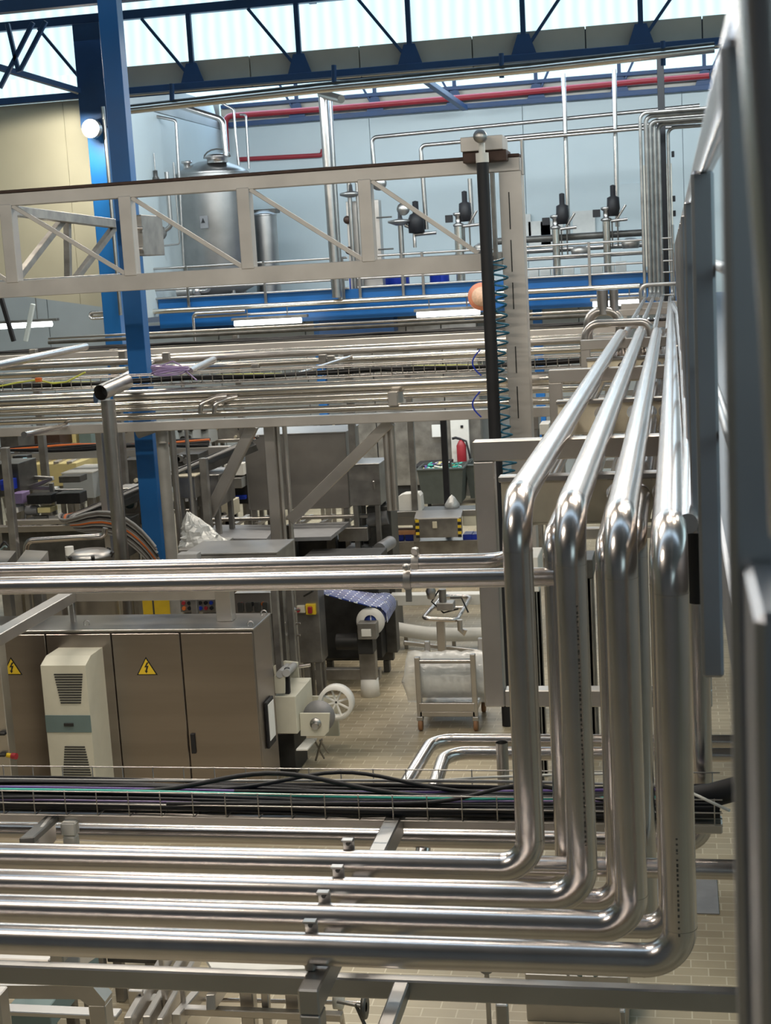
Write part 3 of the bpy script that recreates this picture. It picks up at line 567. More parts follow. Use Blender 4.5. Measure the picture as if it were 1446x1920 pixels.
# small grey truss left, behind the gantry
t = T('side_truss', 'small blue-grey lattice truss behind the gantry at the left edge', 'truss', P(120, 540, y=20))
def mid(px, py, k): return P(px, py, y=18.0 + 3.6 * (px / 220.0) + k)
beam(mid(-20, 390, 0), mid(217, 420, 0), 0.12, 0.13).make('upper_chord', 'mach', t); beam(mid(-20, 536, 0), mid(225, 521, 0), 0.12, 0.13).make('lower_chord', 'mach', t)
for e in ((25, 400, 25, 530), (126, 412, 128, 528), (118, 412, 30, 525), (216, 424, 140, 525)): beam(mid(e[0], e[1], 0.05), mid(e[2], e[3], 0.05), 0.09, 0.09).make('brace', 'mach', t)
for i, e in enumerate(((0, 552, 26, 640), (62, 570, 48, 640))): beam(P(e[0], e[1], y=24), P(e[2], e[3], y=24), 0.07, 0.07).make('hanging_strut', ('dark', 'white')[i], None, ('black', 'pale')[i] + ' sloping strut below the beige wall at the left', 'strut')
# ================================================================== NEAR PIPE RUN
RP = 0.0535
zu = 4.355; zl = 2.99
runs = [('farthest and leftmost', 5.15, 967, 940), ('second from the left', 4.90, 1067, 962), ('third from the left', 4.68, 1162, 985), ('nearest and rightmost', 4.45, 1256, 1008)]
ends = [16.2, 16.2, 16.2, 24.0]
cl = [(654, 1590), (634, 1630), (608, 1680), (583, 1730)]
for i, (lab, Y, px, py) in enumerate(runs):
    x = P(px, py, y=Y).x
    t = T('process_pipe', 'thick polished pipe dropping in an L, %s big front riser' % lab, 'pipe', (x, Y, zl), None)
    pts = [(-6.5, Y, zl), (x, Y, zl), (x, Y, zu), (x, ends[i], zu)]
    if i < 3: pts.append((x, ends[i], zu - 0.5))
    MB().pipe(pts, RP, [0.115, 0.175, 0.16][:len(pts) - 2], 40, 16).make('pipe_run', 'pipe', t)
    c = P(cl[i][0], cl[i][1], y=Y + 0.05); cxp = c.x
    k = MB().tube([(cxp - 0.012, Y + 0.004, zl - 0.004), (cxp + 0.012, Y + 0.004, zl - 0.004)], RP + 0.001, 32, False).make('clamp_band', 'pipe', t)
    MB().box((cxp - 0.022, Y + RP - 0.004, zl + RP - 0.03), (cxp + 0.022, Y + RP + 0.004, zl + RP + 0.03)).box((cxp - 0.022, Y + RP - 0.03, zl + RP + 0.022), (cxp + 0.022, Y + RP + 0.004, zl + RP + 0.03)).make('clamp_tab', 'steel', k)
    MB().cyl((cxp, Y + RP - 0.014, zl + RP + 0.01), (cxp, Y + RP - 0.003, zl + RP + 0.01), 0.009, 6).make('bolt', 'machd', k)
    if i in (1, 3):   # faint printed marking running along the riser
        mb = MB(); rr = random.Random(i)
        ax = x + RP * 0.35 if i == 1 else x - RP * 0.05; yy = Y - RP * (0.94 if i == 1 else 1.0)
        z = 4.05 if i == 1 else 3.42
        while z > (3.2 if i == 1 else 3.1):
            mb.box((ax - 0.003, yy - 0.0008, z - rr.uniform(0.003, 0.011)), (ax + 0.003, yy + 0.0006, z)); z -= rr.uniform(0.012, 0.022)
        mb.make('printed_marking', 'machd', t)
# second layer: risers behind the front ones
def riser(px, py, Y, r, zb, zt, endY, label, left=None, mat='pipe', xend=None):
    x = P(px, py, y=Y).x; pts = [(x, endY, zt), (x, Y, zt), (x, Y, zb)]
    if left is not None: pts.append((left, Y, zb))
    return MB().pipe(pts, r, r * 2.1, 28, 10).make('process_pipe', mat, None, label, 'pipe')
z2 = 4.135
riser(1037, 1000, 5.62, 0.042, 2.75, z2, 29, 'slimmer riser just left of the second big front riser', -6)
riser(1136, 1000, 5.42, 0.042, 2.75, z2, 29, 'slimmer riser just left of the third big front riser', -6)
riser(1192, 1015, 5.70, 0.045, 2.5, z2, 29, 'dark shaded riser just right of the third big front riser')
riser(1240, 1020, 5.2, 0.045, 2.75, z2, 29, 'slimmer riser peeking out left of the nearest big front riser', -6)
x5 = P(1306, 960, y=6.2).x
t = T('process_pipe', 'riser right of the nearest big front riser, its bend wrapped in dark film', 'pipe', (x5, 6.2, 2.75))
zE = P(600, 1560, y=6.2).z - 0.02
MB().pipe([(x5, 29, z2), (x5, 6.2, z2), (x5, 6.2, zE), (-7, 6.2, zE)], 0.043, 0.1, 28, 10).make('pipe_run', 'pipe', t)
MB().tube([(x5, 6.2, 4.04), (x5, 6.2, 3.95), (x5, 6.2, 3.8), (x5, 6.2, 3.74)], 0.05, 20, False, [0.047, 0.052, 0.049, 0.046]).make('dark_film_wrap', 'dark', t)
# the pair of level pipes in front of the middle of the picture
t = T('process_pipe', 'upper of two level pipes mid picture, bending back behind the first riser', 'pipe', (-1, 5.75, 4.03))
xj = P(948, 1042, y=5.78).x
zp1 = P(700, 1057, y=5.8).z; zp2 = P(700, 1087, y=5.6).z
MB().pipe([(-8, 5.8, zp1), (xj, 5.8, zp1), (xj, 29, zp1)], 0.034, 0.09, 28, 10).make('pipe_run', 'pipe', t)
c = P(780, 1050, y=5.8)
MB().tube([(c.x - 0.015, 5.8, zp1), (c.x + 0.015, 5.8, zp1)], 0.038, 28, False).make('clamp_band', 'steelw', t)
MB().cyl((c.x, 5.76, zp1 + 0.055), (c.x, 5.8, zp1 + 0.055), 0.012, 12).box((c.x - 0.014, 5.785, zp1 + 0.03), (c.x + 0.014, 5.8, zp1 + 0.065)).make('clamp_bolt', 'steelw', t)
t = T('process_pipe', 'lower of two level pipes mid picture, running into the second riser', 'pipe', (-1, 5.6, 3.99))
MB().pipe([(-8, 5.6, zp2), (P(1037, 1000, y=5.62).x, 5.6, zp2)], 0.037, None, 28).make('pipe_run', 'pipe', t)
c = P(765, 1080, y=5.6)
MB().tube([(c.x - 0.014, 5.6, zp2), (c.x + 0.014, 5.6, zp2)], 0.041, 28, False).make('clamp_band', 'steelw', t)
MB().ball((c.x, 5.57, zp2 + 0.055), 0.014, 12).make('clamp_bolt', 'steelw', t); box((c.x - 0.012, 5.59, zp2 - 0.09), (c.x + 0.012, 5.6, zp2 + 0.06)).make('clamp_tab', 'steelw', t)
# many further pipes of the second and third layer towards the back wall
k = 0
for r, zz, xsx, y0 in ((0.030, z2 - 0.01, (-0.66, -0.5), 7.2), (0.034, 3.93, (-0.60, -0.48, -0.36, -0.24, -0.12, 0.0), 7.6)):
    for x in xsx:
        k += 1; MB().tube([(x, y0, zz), (x, 29, zz)], r, 16).make('process_pipe', 'pipe', None, 'slim pipe in the layers under the big front pipes, running back to the end wall', 'pipe', 'slim pipes under the big front pipes')
for k, px in enumerate((1206, 1222, 1240, 1256)):
    x = P(px, 565, y=27).x; MB().tube([(x, 16.8, 4.33), (x, 29, 4.33)], 0.03, 12).make('process_pipe', 'pipe', None, 'thin pipe in the top layer beyond the ends of the big front pipes', 'pipe', 'thin pipes beyond the big front pipes')
# grey flexible sleeve / conduit lying right of the fourth pipe
x = P(1268, 700, y=10).x + 0.01
MB().tube([(P(1283, 1000, y=4.6).x + 0.012, 4.6, zu + 0.01), (0.055, 7, zu), (0.06, 11, zu + 0.03), (0.05, 14.5, zu + 0.05), (0.045, 18, zu + 0.10), (-0.02, 22, zu + 0.07)], 0.032, 16).make('conduit_pipe', 'pipe', None, 'slim straight pipe lying tight against the right side of the nearest big pipe', 'pipe')
for i, py in enumerate((645, 662)):
    c = P(1272, py, y=13 + 1.5 * (1 - i)); MB().tube([c + V((0.07 * math.cos(a), 0.02 * a, 0.06 * math.sin(a))) for a in [j * 0.4 for j in range(14)]], 0.008, 6).make('cable_tie', 'wcable', None, ('upper', 'lower')[i] + ' white tie looped round the pipes at the right', 'cable tie')
# support frames hung under the run
zt1_ = P(1000, 824, y=7.4).z
FY = [7.4, P(1060, 693, z=zt1_).y, P(1120, 637, z=zt1_).y, P(1180, 602, z=zt1_).y, P(1180, 580, z=zt1_).y, P(1200, 568, z=zt1_).y]
lefts = [P(889, 900, y=7.4).x, P(1029, 720, y=FY[1]).x, P(1088, 650, y=FY[2]).x, -0.95, -0.95, -0.95]
for i, Yf in enumerate(FY):
    ordn = ('nearest and largest', 'second', 'third', 'fourth', 'fifth', 'farthest')[i]
    t = T('pipe_support_frame', 'rectangular stainless box-section frame under the pipe run, %s from the viewer' % ordn, 'frame', (lefts[i], Yf, 3.0))
    xl_ = lefts[i]; hb = 0.105; xr_ = 0.14
    box((xl_, Yf, zt1_ - hb), (xr_, Yf + 0.09, zt1_)).make('top_bar', 'steelw', t)
    zb_ = P(1000, 1326, y=7.4).z
    box((xl_, Yf, zb_), (xl_ + hb, Yf + 0.09, zt1_ - hb)).make('side_bar', 'steelw', t)
    box((xl_ + hb, Yf, zb_), (xr_, Yf + 0.09, zb_ + 0.09)).make('bottom_bar', 'steelw', t)
    box((0.06, Yf, zb_ + 0.09), (xr_, Yf + 0.09, zt1_ - hb)).make('side_bar', 'steelw', t)
    # hanger down to the floor, hidden low post
# cream perforated pipe brackets
def holed(name, Yf, zt_, xl_, xr_, h, holes, label, mat='creamp'):
    t = T('perforated_bracket', label, 'bracket', ((xl_ + xr_) / 2, Yf, zt_ - h))
    bm = bmesh.new(); n = 20
    # plate made cell by cell, each cell a ring between the round hole and its square
    xs_ = sorted(holes); cells = [xl_] + [(a + b) / 2 for a, b in zip(xs_, xs_[1:])] + [xr_]
    mb = MB()
    for j, hx in enumerate(xs_):
        x0, x1 = cells[j], cells[j + 1]; zc = zt_ - h * 0.36; r = min(0.05, (x1 - x0) * 0.42)
        sq = []; ci = []
        for q in range(n):
            a = 2 * math.pi * q / n; c_, s_ = math.cos(a), math.sin(a)
            ci.append((hx + r * c_, zc + r * s_))
            k_ = min(((x1 - hx) if c_ > 0 else (hx - x0)) / max(abs(c_), 1e-6), ((zt_ - zc) if s_ > 0 else (zc - (zt_ - h))) / max(abs(s_), 1e-6))
            sq.append((hx + k_ * c_, zc + k_ * s_))
        for (ya) in (Yf, Yf + 0.03):
            mb.add([(p[0], ya, p[1]) for p in ci] + [(p[0], ya, p[1]) for p in sq], [(q, (q + 1) % n, n + (q + 1) % n, n + q) for q in range(n)])
        mb.add([(p[0], Yf, p[1]) for p in ci] + [(p[0], Yf + 0.03, p[1]) for p in ci], [(q, (q + 1) % n, n + (q + 1) % n, n + q) for q in range(n)], True)
        for cx_ in (x0, x1):
            pass
        # corners
        for sx, sz in ((x0, zt_), (x1, zt_), (x0, zt_ - h), (x1, zt_ - h)):
            best = sorted(range(n), key=lambda q: (sq[q][0] - sx) ** 2 + (sq[q][1] - sz) ** 2)[:2]
            for ya in (Yf, Yf + 0.03): mb.add([(sx, ya, sz)] + [(sq[b][0], ya, sq[b][1]) for b in best], [(0, 1, 2)])
    mb.box((xl_, Yf + 0.001, zt_ - h - 0.012), (xr_, Yf + 0.03, zt_ - h)).make('perforated_plate', mat, t)
    box((xl_ - 0.01, Yf - 0.015, zt_ - 0.002), (xr_ + 0.01, Yf + 0.05, zt_ + 0.028)).make('cap_strip', 'steel', t)
    bm.free()
hx = [P(960, 930, y=6.55).x, xj, P(1037, 1000, y=5.62).x, P(1090, 930, y=6.55).x, P(1136, 1000, y=5.45).x, P(1192, 1015, y=5.70).x, P(1240, 1020, y=5.35).x]
for i, (Yf, zt_) in enumerate(((6.6, P(1000, 902, y=6.6).z), (FY[0] + 2.3, P(1100, 757, y=FY[0] + 2.3).z), (FY[1] + 1.9, P(1150, 675, y=FY[1] + 1.9).z))):
    xl_ = P((940, 1052, 1110)[i], 920, y=Yf).x
    hs = [h_ for h_ in sorted(hx) if h_ > xl_ + 0.04]
    hs = [h_ for j, h_ in enumerate(hs) if j == 0 or h_ - hs[j - 1] > 0.05]
    holed('b', Yf, zt_, xl_, 0.16, 0.19, hs, 'cream perforated plate carrying the second pipe layer, %s' % ('nearest, right behind the big risers', 'middle one between the first two frames', 'farthest one beyond the second frame')[i])
# low cross bars at far part
# valve with looped pipes at the end of the big pipes
Yv = FY[2] + 0.6
t = T('looped_valve', 'steel valve with twin caps on a looped pipe at the end of the big pipes', 'valve', P(1140, 640, y=Yv + 1))
c = P(1131, 590, y=Yv + 2); MB().cyl(c, c + V((0, 0, 0.30)), 0.07, 16).cyl(c + V((0.14, 0, 0)), c + V((0.14, 0, 0.3)), 0.055, 16).make('valve_cap', 'pipe2', t)
MB().pipe([P(1103, 650, y=Yv + 2), P(1104, 584, y=Yv + 2), P(1162, 582, y=Yv + 2), P(1163, 640, y=Yv + 2)], 0.06, 0.16, 16).make('rear_loop', 'pipe2', t)
t = T('looped_pipe', 'low hooped handle-like pipe in front of the twin-capped valve', 'pipe', P(1140, 660, y=Yv))
MB().pipe([P(1097, 662, y=Yv), P(1098, 608, y=Yv), P(1218, 603, y=Yv), P(1222, 640, y=Yv)], 0.045, 0.16, 16).make('hoop', 'pipe2', t)
# ------------------------------------------------------------------ wire mesh cable tray in front, its beam and cables
Yt0, Yt1 = 5.78, 6.10; ztop = 3.025; zbt = 2.915
t = T('cable_tray', 'near stainless wire basket tray full of black cables', 'cable tray', (-2, 5.9, zbt))
def wires(rows, r, name, x0=-7, x1=0.14):
    mb = MB()
    for (y, z) in rows: mb.tube([(x0, y, z), (x1, y, z)], r, 8)
    return mb.make(name, 'steelw', t)
wires([(Yt0, ztop), (Yt0, ztop - 0.055), (Yt0, zbt)], 0.003, 'front_side')
wires([(Yt1, ztop), (Yt1, ztop - 0.055)], 0.003, 'rear_side')
wires([(Yt0 + 0.08, zbt), (Yt0 + 0.16, zbt), (Yt0 + 0.24, zbt)], 0.003, 'basket_floor')
mb = MB(); x = -6.9
while x < 0.12:
    mb.tube([(x, Yt0, ztop + 0.004), (x, Yt0, zbt), (x, Yt1, zbt), (x, Yt1, ztop + 0.004)], 0.0028, 6); x += 0.146
o = mb.make('hoop_wires', 'steelw', t)
box((-7, 5.84, P(500, 1550, y=5.84).z), (0.14, 5.93, 2.905)).make('tray_beam', 'steelw', None, 'stained box beam carrying the near wire cable tray', 'beam')
rc = random.Random(3)
def cable(mat, label, r, fn, group=None, x0=-7, x1=0.13):
    pts = []; n = 60
    for i in range(n + 1):
        x = x0 + (x1 - x0) * i / n; y, z = fn(x); pts.append((x, y, z))
    MB().tube(pts, r, 8).make('cable', mat, None, label, 'cable', group)
for i in range(44):
    ph, ph2 = rc.uniform(0, 9), rc.uniform(0, 9); yb = Yt0 + 0.03 + 0.25 * rc.random(); zb_ = zbt + 0.02 + 0.045 * rc.random(); a = rc.uniform(0.01, 0.05)
    r = rc.choice((0.006, 0.008, 0.010, 0.012))
    cable('dark', 'black cable lying among many others in the near wire tray', r, lambda x: (min(Yt1 - 0.02, max(Yt0 + 0.02, yb + a * math.sin(x * 1.3 + ph))), zb_ + 0.012 * math.sin(x * 2.1 + ph2)), 'black cables in the near wire tray')
for i, (m, y_, z_, r, lb) in enumerate((('teal', 5.90, zbt + 0.075, 0.007, 'teal green cable running the length of the near wire tray'), ('purple', 5.95, zbt + 0.07, 0.008, 'dark blue-violet cable in the rear half of the near wire tray'),
        ('lilac', 5.83, zbt + 0.055, 0.005, 'thin lilac cable near the front edge of the near wire tray'), ('gcable', 6.0, zbt + 0.08, 0.006, 'grey cable in the rear of the near wire tray'))):
    cable(m, lb, r, lambda x: (y_ + 0.04 * math.sin(x * 0.9 + i), z_ + 0.008 * math.sin(x * 2 + i)))
cable('dark', 'thick black cable arching up out of the near wire tray at the left of centre', 0.011, lambda x: (5.9, zbt + 0.06 + 0.10 * math.exp(-((x + 1.75) / 0.4) ** 2)), x0=-4, x1=-0.3)
cable('dark', 'black cable arching above the near wire tray left of the big risers', 0.009, lambda x: (5.87 + 0.04 * x, zbt + 0.06 + 0.08 * math.exp(-((x + 0.65) / 0.25) ** 2)), x0=-2.2, x1=0.1)
cable('dark', 'second black cable arching beside the thick one over the near tray', 0.009, lambda x: (5.95, zbt + 0.06 + 0.09 * math.exp(-((x + 1.45) / 0.35) ** 2)), x0=-4, x1=-0.3)
pts = [P(900, 1458, y=6.1), P(1030, 1453, y=6.08), P(1160, 1450, y=6.05), P(1235, 1462, y=5.9), P(1300, 1488, y=5.75), P(1368, 1520, y=5.6)]
MB().tube([pts[0] + V((-0.6, 0, -0.05))] + pts, 0.006, 8).make('cable', 'wcable', None, 'white cable running down to the right over the near wire tray', 'cable')
# black bundle rising at the right end of the tray
MB().tube([(-0.2, 5.95, 2.95), (0.0, 5.93, 2.97), (0.1, 5.9, 3.0), (0.2, 5.9, 3.03)], 0.05, 12, True, [0.03, 0.05, 0.05, 0.05]).make('cable_bundle', 'dark', None, 'black wrapped bundle at the right end of the near wire tray', 'cable bundle')
# ------------------------------------------------------------------ pipes behind and below the tray
zF = P(1200, 1627, y=5.5).z
MB().pipe([(-7, 5.5, zF), (1.2, 5.5, zF)], 0.039, None, 24).make('process_pipe', 'pipe', None, 'level pipe crossing low behind all four big risers and going on to the right', 'pipe')
xg1 = P(812, 1382, y=7.3).x; zg = P(900, 1388, y=7.3).z
MB().pipe([(0.9, 7.3, zg), (xg1, 7.3, zg), (P(745, 1452, y=6.5).x, 6.35, zg), (-7, 6.35, zg)], 0.034, 0.12, 24, 10).make('process_pipe', 'pipe', None, 'pipe with a slanting double bend above the floor, upper of two behind the tray', 'pipe')
xg2 = P(835, 1410, y=7.1).x; zg2 = P(900, 1412, y=7.1).z
MB().pipe([(0.9, 7.1, zg2), (xg2, 7.1, zg2), (P(805, 1455, y=6.5).x, 6.5, zg2 - 0.02), (P(800, 1455, y=6.5).x - 0.0, 6.2, zg2 - 0.25)], 0.034, 0.12, 24, 10).make('process_pipe', 'pipe', None, 'pipe with a slanting bend above the floor, lower of two behind the tray', 'pipe')
c = P(941, 1392, y=6.75); mb = MB(); mb.tube([(c.x, 6.75, c.z - 0.4), (c.x, 6.75, c.z)], 0.029, 20, False); mb.tube([(c.x, 6.75, c.z), (c.x, 6.75, c.z - 0.4)], 0.026, 20, False)
mb.make('pipe_stub', 'pipe2', None, 'short upright pipe stub with an open top left of the first big riser', 'pipe')
# ------------------------------------------------------------------ beams under the run
zbm = zl - RP - 0.012
xa = P(590, 1830, z=zl - RP - 0.012).x
t = T('pipe_rest_beam', 'stainless box beam running back under the four level pipes with a leg at its front', 'beam', (xa, 4.3, 2))
yf = P(568, 1856, z=zbm).y
box((xa - 0.035, yf, zbm - 0.09), (xa + 0.035, 5.84, zbm)).make('beam', 'steel', t)
box((xa - 0.035, yf, 0), (xa + 0.035, yf + 0.08, zbm - 0.09)).make('leg', 'steel', t)
MB().box((xa - 0.04, yf + 0.12, zbm), (xa - 0.005, yf + 0.16, zbm + 0.05)).cyl((xa - 0.022, yf + 0.113, zbm + 0.032), (xa - 0.022, yf + 0.12, zbm + 0.032), 0.007, 6).make('clamp_tab', 'steel', t)
zx1 = P(1100, 1852, y=4.75).z; zx0 = P(1100, 1890, y=4.75).z
box((-6, 4.75, zx0), (1.2, 4.80, zx1)).make('cross_beam', 'steel', None, 'long stainless box beam crossing the bottom of the picture under the pipes', 'beam')
xd = P(750, 1850, y=4.72).x
t = T('floor_brace_beam', 'short box beam coming towards the viewer from the bottom cross beam', 'beam', (xd, 4.3, 2)); box((xd - 0.028, 2.2, zx1 - 0.06), (xd + 0.028, 4.75, zx1 - 0.003)).make('beam', 'steel', t)
# left bracket and plastic blocks behind pipe A
t = T('clamp_bracket', 'dark stained clamp bracket under the tray at the left edge', 'bracket', P(80, 1570, y=5.6))
beam(P(98, 1535, y=5.85), P(50, 1577, y=5.3), 0.06, 0.03).make('top_plate', 'machd', t); beam(P(100, 1550, y=5.85), P(70, 1590, y=5.4), 0.02, 0.12).make('side_plate', 'steelw', t)
t = T('spacer_block', 'white plastic spacer block beside the dark bracket under the tray', 'spacer', P(127, 1575, y=5.75))
c = P(127, 1556, y=5.8); box(c + V((-0.035, 0, -0.03)), c + V((0.035, 0.05, 0.03))).make('upper_block', 'wplast', t); box(c + V((-0.03, 0, -0.1)), c + V((0.03, 0.05, -0.034))).make('lower_block', 'wplast', t)
# ================================================================== WALKWAY AT THE RIGHT
t = T('walkway', 'raised steel walkway edge at the right, seen along its side', 'walkway', (0.6, 8, 4.3))
zw = H - 0.85
box((0.13, 0.2, zw - 0.01), (2.2, 30, zw)).make('deck', 'deck', t)
box((0.117, 0.2, zw - 0.19), (0.135, 30, zw)).make('toe_channel', 'postm', t)
t = T('handrail', 'walkway guard rail of stainless posts and tubes at the right edge', 'railing', (0.06, 5, zw))
hz = H + 0.165; xh = 0.064
MB().pipe([(xh, 30, hz - 0.02), (xh, 1.02, hz), (xh, 0.93, hz)], 0.021, 0.06, 28, 12, False).make('top_rail', 'pipe', t)
MB().tube([P(1432, -90, y=0.88), P(1456, 280, y=0.86), P(1478, 560, y=0.85), P(1493, 860, y=0.85), P(1500, 1000, y=0.85)], 0.0165, 28).make('leaning_tube', 'pipe', t)
for i in range(17):
    y = 1.12 + 1.82 * i; x0 = P(1366, 900, y=1.12).x if i == 0 else P(1304, 700, y=2.94).x
    zt_ = hz - 0.018; box((x0, y, zw - 0.0 if i else zw - 1.2), (x0 + (0.042 if i != 1 else 0.043), y + 0.012 + (0.03 if i == 0 else 0.03), zt_)).make('post', 'postm', t)
for zz in (H - 0.36, H - 0.04): MB().tube([(0.1, 1.2, zz), (0.1, 30, zz)], 0.012, 12).make('middle_rail', 'pipe2', t)
for i in range(3, 16):
    y = 1.12 + 1.82 * i; box((0.09, y + 0.1, H - 0.5), (0.094, y + 1.7, H - 0.02)).make('infill_panel', 'steel', t)
p = P(1405, 1080, y=0.95); p2 = P(1417, 1155, y=0.86)
t = T('box_bracket', 'stubby box-section bracket in the lower right corner in front of the nearest post', 'bracket', (p.x, 0.9, 4.3))
box((P(1416, 1155, y=0.95).x, 0.95, 4.0), (0.30, 1.115, P(1416, 1152, y=0.95).z)).make('box_section', 'postm', t)
# ================================================================== RACKS IN THE MIDDLE DISTANCE
def zY(px, py, Y): return P(px, py, y=Y).z
def xrun(name, Y, px, py, r, pa, pb, mat, label, cat='pipe', group=None, dz=0):
    z = zY(px, py, Y); a = P(pa, py, y=Y).x if pa is not None else -14; b = P(pb, py, y=Y).x if pb is not None else -0.74
    return MB().tube([(a, Y, z), (b, Y, z)], r, 20).make(name, mat, None, label, cat, group)
xrun('clad_pipe', 17.15, 550, 730, 0.082, None, 178, 'clad', 'thick bright clad pipe left of the open-ended riser')
xrun('clad_pipe', 17.15, 550, 730, 0.082, 218, None, 'clad', 'thick bright clad pipe crossing mid picture right of the open-ended riser')
xrun('slim_pipe', 17.05, 550, 746, 0.036, None, 735, 'clad', 'slim pipe tucked under the thick clad pipe, upper of a pair')
xrun('slim_pipe', 17.05, 550, 755, 0.032, None, 733, 'clad', 'slim pipe tucked under the thick clad pipe, lower of a pair')
xrun('slim_pipe', 17.1, 850, 736, 0.05, 758, None, 'clad', 'slim clad pipe continuing right of the little end bracket')
xrun('slim_pipe', 17.0, 550, 770, 0.045, None, None, 'clad', 'pipe running just above the long yellowish beam')
box((-14, 16.95, zY(550, 799, 16.95)), (-0.74, 17.1, zY(550, 782, 16.95))).make('rack_beam', 'gantry', None, 'long yellowish stainless beam on sloping struts crossing mid picture', 'beam')
c = P(735, 745, y=16.9); box(c + V((-0.05, 0, -0.1)), c + V((0.06, 0.4, 0.06))).make('end_bracket', 'steelw', None, 'small box bracket at the end of the slim pipes', 'bracket')
# wire tray on the rack
t = T('cable_tray', 'farther wire basket tray of black cables above the thick clad pipe', 'cable tray', (-5, 17.3, 3.9))
za, zb_ = zY(550, 712, 17.2), zY(550, 692, 17.2)
mb = MB()
for y, z in ((17.2, zb_), (17.2, za), (17.5, zb_), (17.5, za), (17.35, za)): mb.tube([(-12, y, z), (-0.74, y, z)], 0.008, 6)
mb.make('long_wires', 'steelw', t)
mb = MB(); x = -12
while x < -0.74: mb.tube([(x, 17.2, zb_), (x, 17.2, za), (x, 17.5, za), (x, 17.5, zb_)], 0.006, 5); x += 0.13
mb.make('hoop_wires', 'steelw', t)
rc = random.Random(5)
for i in range(9):
    m = 'dark' if i < 7 else ('ycable', 'lilac')[i - 7]; ph = rc.uniform(0, 6); yy = 17.24 + 0.026 * i; zz = za + 0.04 + 0.04 * rc.random()
    MB().tube([(-12 + 0.5 * j, yy + 0.015 * math.sin(j + ph), zz + 0.015 * math.sin(j * 1.3 + ph)) for j in range(23)], 0.014, 6).make('cable', m, None, 'black cable in the farther wire tray' if i < 7 else ('yellow-green cable in the farther wire tray', 'lilac cable in the farther wire tray')[i - 7], 'cable', 'black cables in the farther wire tray' if i < 7 else None)
# purple coil
t = T('cable_coil', 'loose coil of purple cable beside the blue column on the farther tray', 'cable coil', P(320, 700, y=17.1))
c = P(318, 693, y=17.1)
for j in range(8):
    a0 = j * 0.7; rx = 0.20 + 0.01 * (j % 4); MB().tube([c + V((rx * math.cos(a) + 0.02 * math.sin(j), 0.12 * math.sin(a), 0.035 * math.sin(a + a0) + 0.012 * (j - 4) * 0.6)) for a in [k * 2 * math.pi / 24 for k in range(25)]], 0.009, 6).make('cable_loop', 'lilac', t)
MB().tube([c + V((-0.1, 0, 0.05)), c + V((0.05, 0, 0.1)), c + V((0.15, 0, 0.04)), c + V((0.2, 0, -0.02)), c + V((0.4, -0.2, -0.13))], 0.009, 6).make('cable_tail', 'lilac', t)
t = MB().tube([P(a, b, y=17.1) for a, b in ((-20, 728), (30, 718), (70, 712), (100, 719), (125, 716), (160, 698))], 0.012, 6).make('cable', 'ycable', None, 'yellow-green cable looping over the tray at the left edge', 'cable')
box(P(69, 716, y=17.05), P(76, 708, y=17.0)).make('cable_marker', 'orange', None, 'small orange marker on the yellow-green cable', 'marker')
# open-ended riser
t = T('open_riser', 'tall riser pipe with an oval open mouth at its head, left of the blue column', 'pipe', P(208, 1050, y=16.6))
a = P(203, 760, y=16.6); b = P(218, 1120, y=16.6); xr2 = a.x
MB().tube([(xr2, 16.6, 0.02), (xr2, 16.6, P(203, 750, y=16.6).z)], 0.085, 24).make('riser', 'pipe2', t)
m0 = V((xr2, 16.55, P(203, 757, y=16.6).z))
d = V((0.22, 0.9, 0.14)).normalized(); mo = V((xr2 - 0.01, 16.42, P(196, 735, y=16.5).z))
mb = MB(); mb.tube([mo, mo + d * 0.55], 0.095, 24, False); mb.tube([mo + d * 0.54, mo], 0.088, 24, False); mb.make('open_mouth', 'pipe2', t)
mb = MB(); mb.tube([mo + d * 0.15, mo + d * 0.16], 0.09, 20); mb.make('mouth_inside', 'void', t)
xrun('clad_pipe', 19.6, 550, 663, 0.046, None, None, 'pipe2', 'upper pipe of the rack behind the blue column')
xrun('clad_pipe', 19.4, 550, 679, 0.046, None, None, 'clad', 'lower pipe of the rack behind the blue column')
xrun('clad_pipe', 19.9, 550, 655, 0.022, None, None, 'clad', 'slim pipe at the back of the rack behind the blue column')
box((-15, 20.0, zY(550, 655, 20)), (-0.74, 20.15, zY(550, 641, 20))).make('rack_beam', 'gantry', None, 'beige channel beam above the pipes behind the blue column', 'beam')
t = T('cable_tray', 'dark cable channel lying on the beige beam behind the blue column', 'cable tray', (-6, 20.2, 4.3))
box((-15, 20.16, zY(550, 640, 20.1)), (-0.74, 20.5, zY(550, 640, 20.1) + 0.02)).make('channel_floor', 'machd', t)
for i in range(5): MB().tube([(-14 + j, 20.2 + 0.06 * i + 0.02 * math.sin(j + i), zY(550, 638, 20.1) + 0.02 + 0.02 * math.sin(2 * j + i)) for j in range(15)], 0.018, 6).make('cable', 'dark', None, 'black cable in the channel on the beige beam', 'cable', 'black cables in the channel on the beige beam')
for i, (Y, py, r, m) in enumerate(((24, 624, 0.02, 'pipe2'), (23.5, 632, 0.03, 'machd'))):
    xrun('far_pipe', Y, 300, py, r, 90, 1110, m, ('thin grey pipe just below the mezzanine lamps', 'dark pipe just above the dark cable channel')[i])
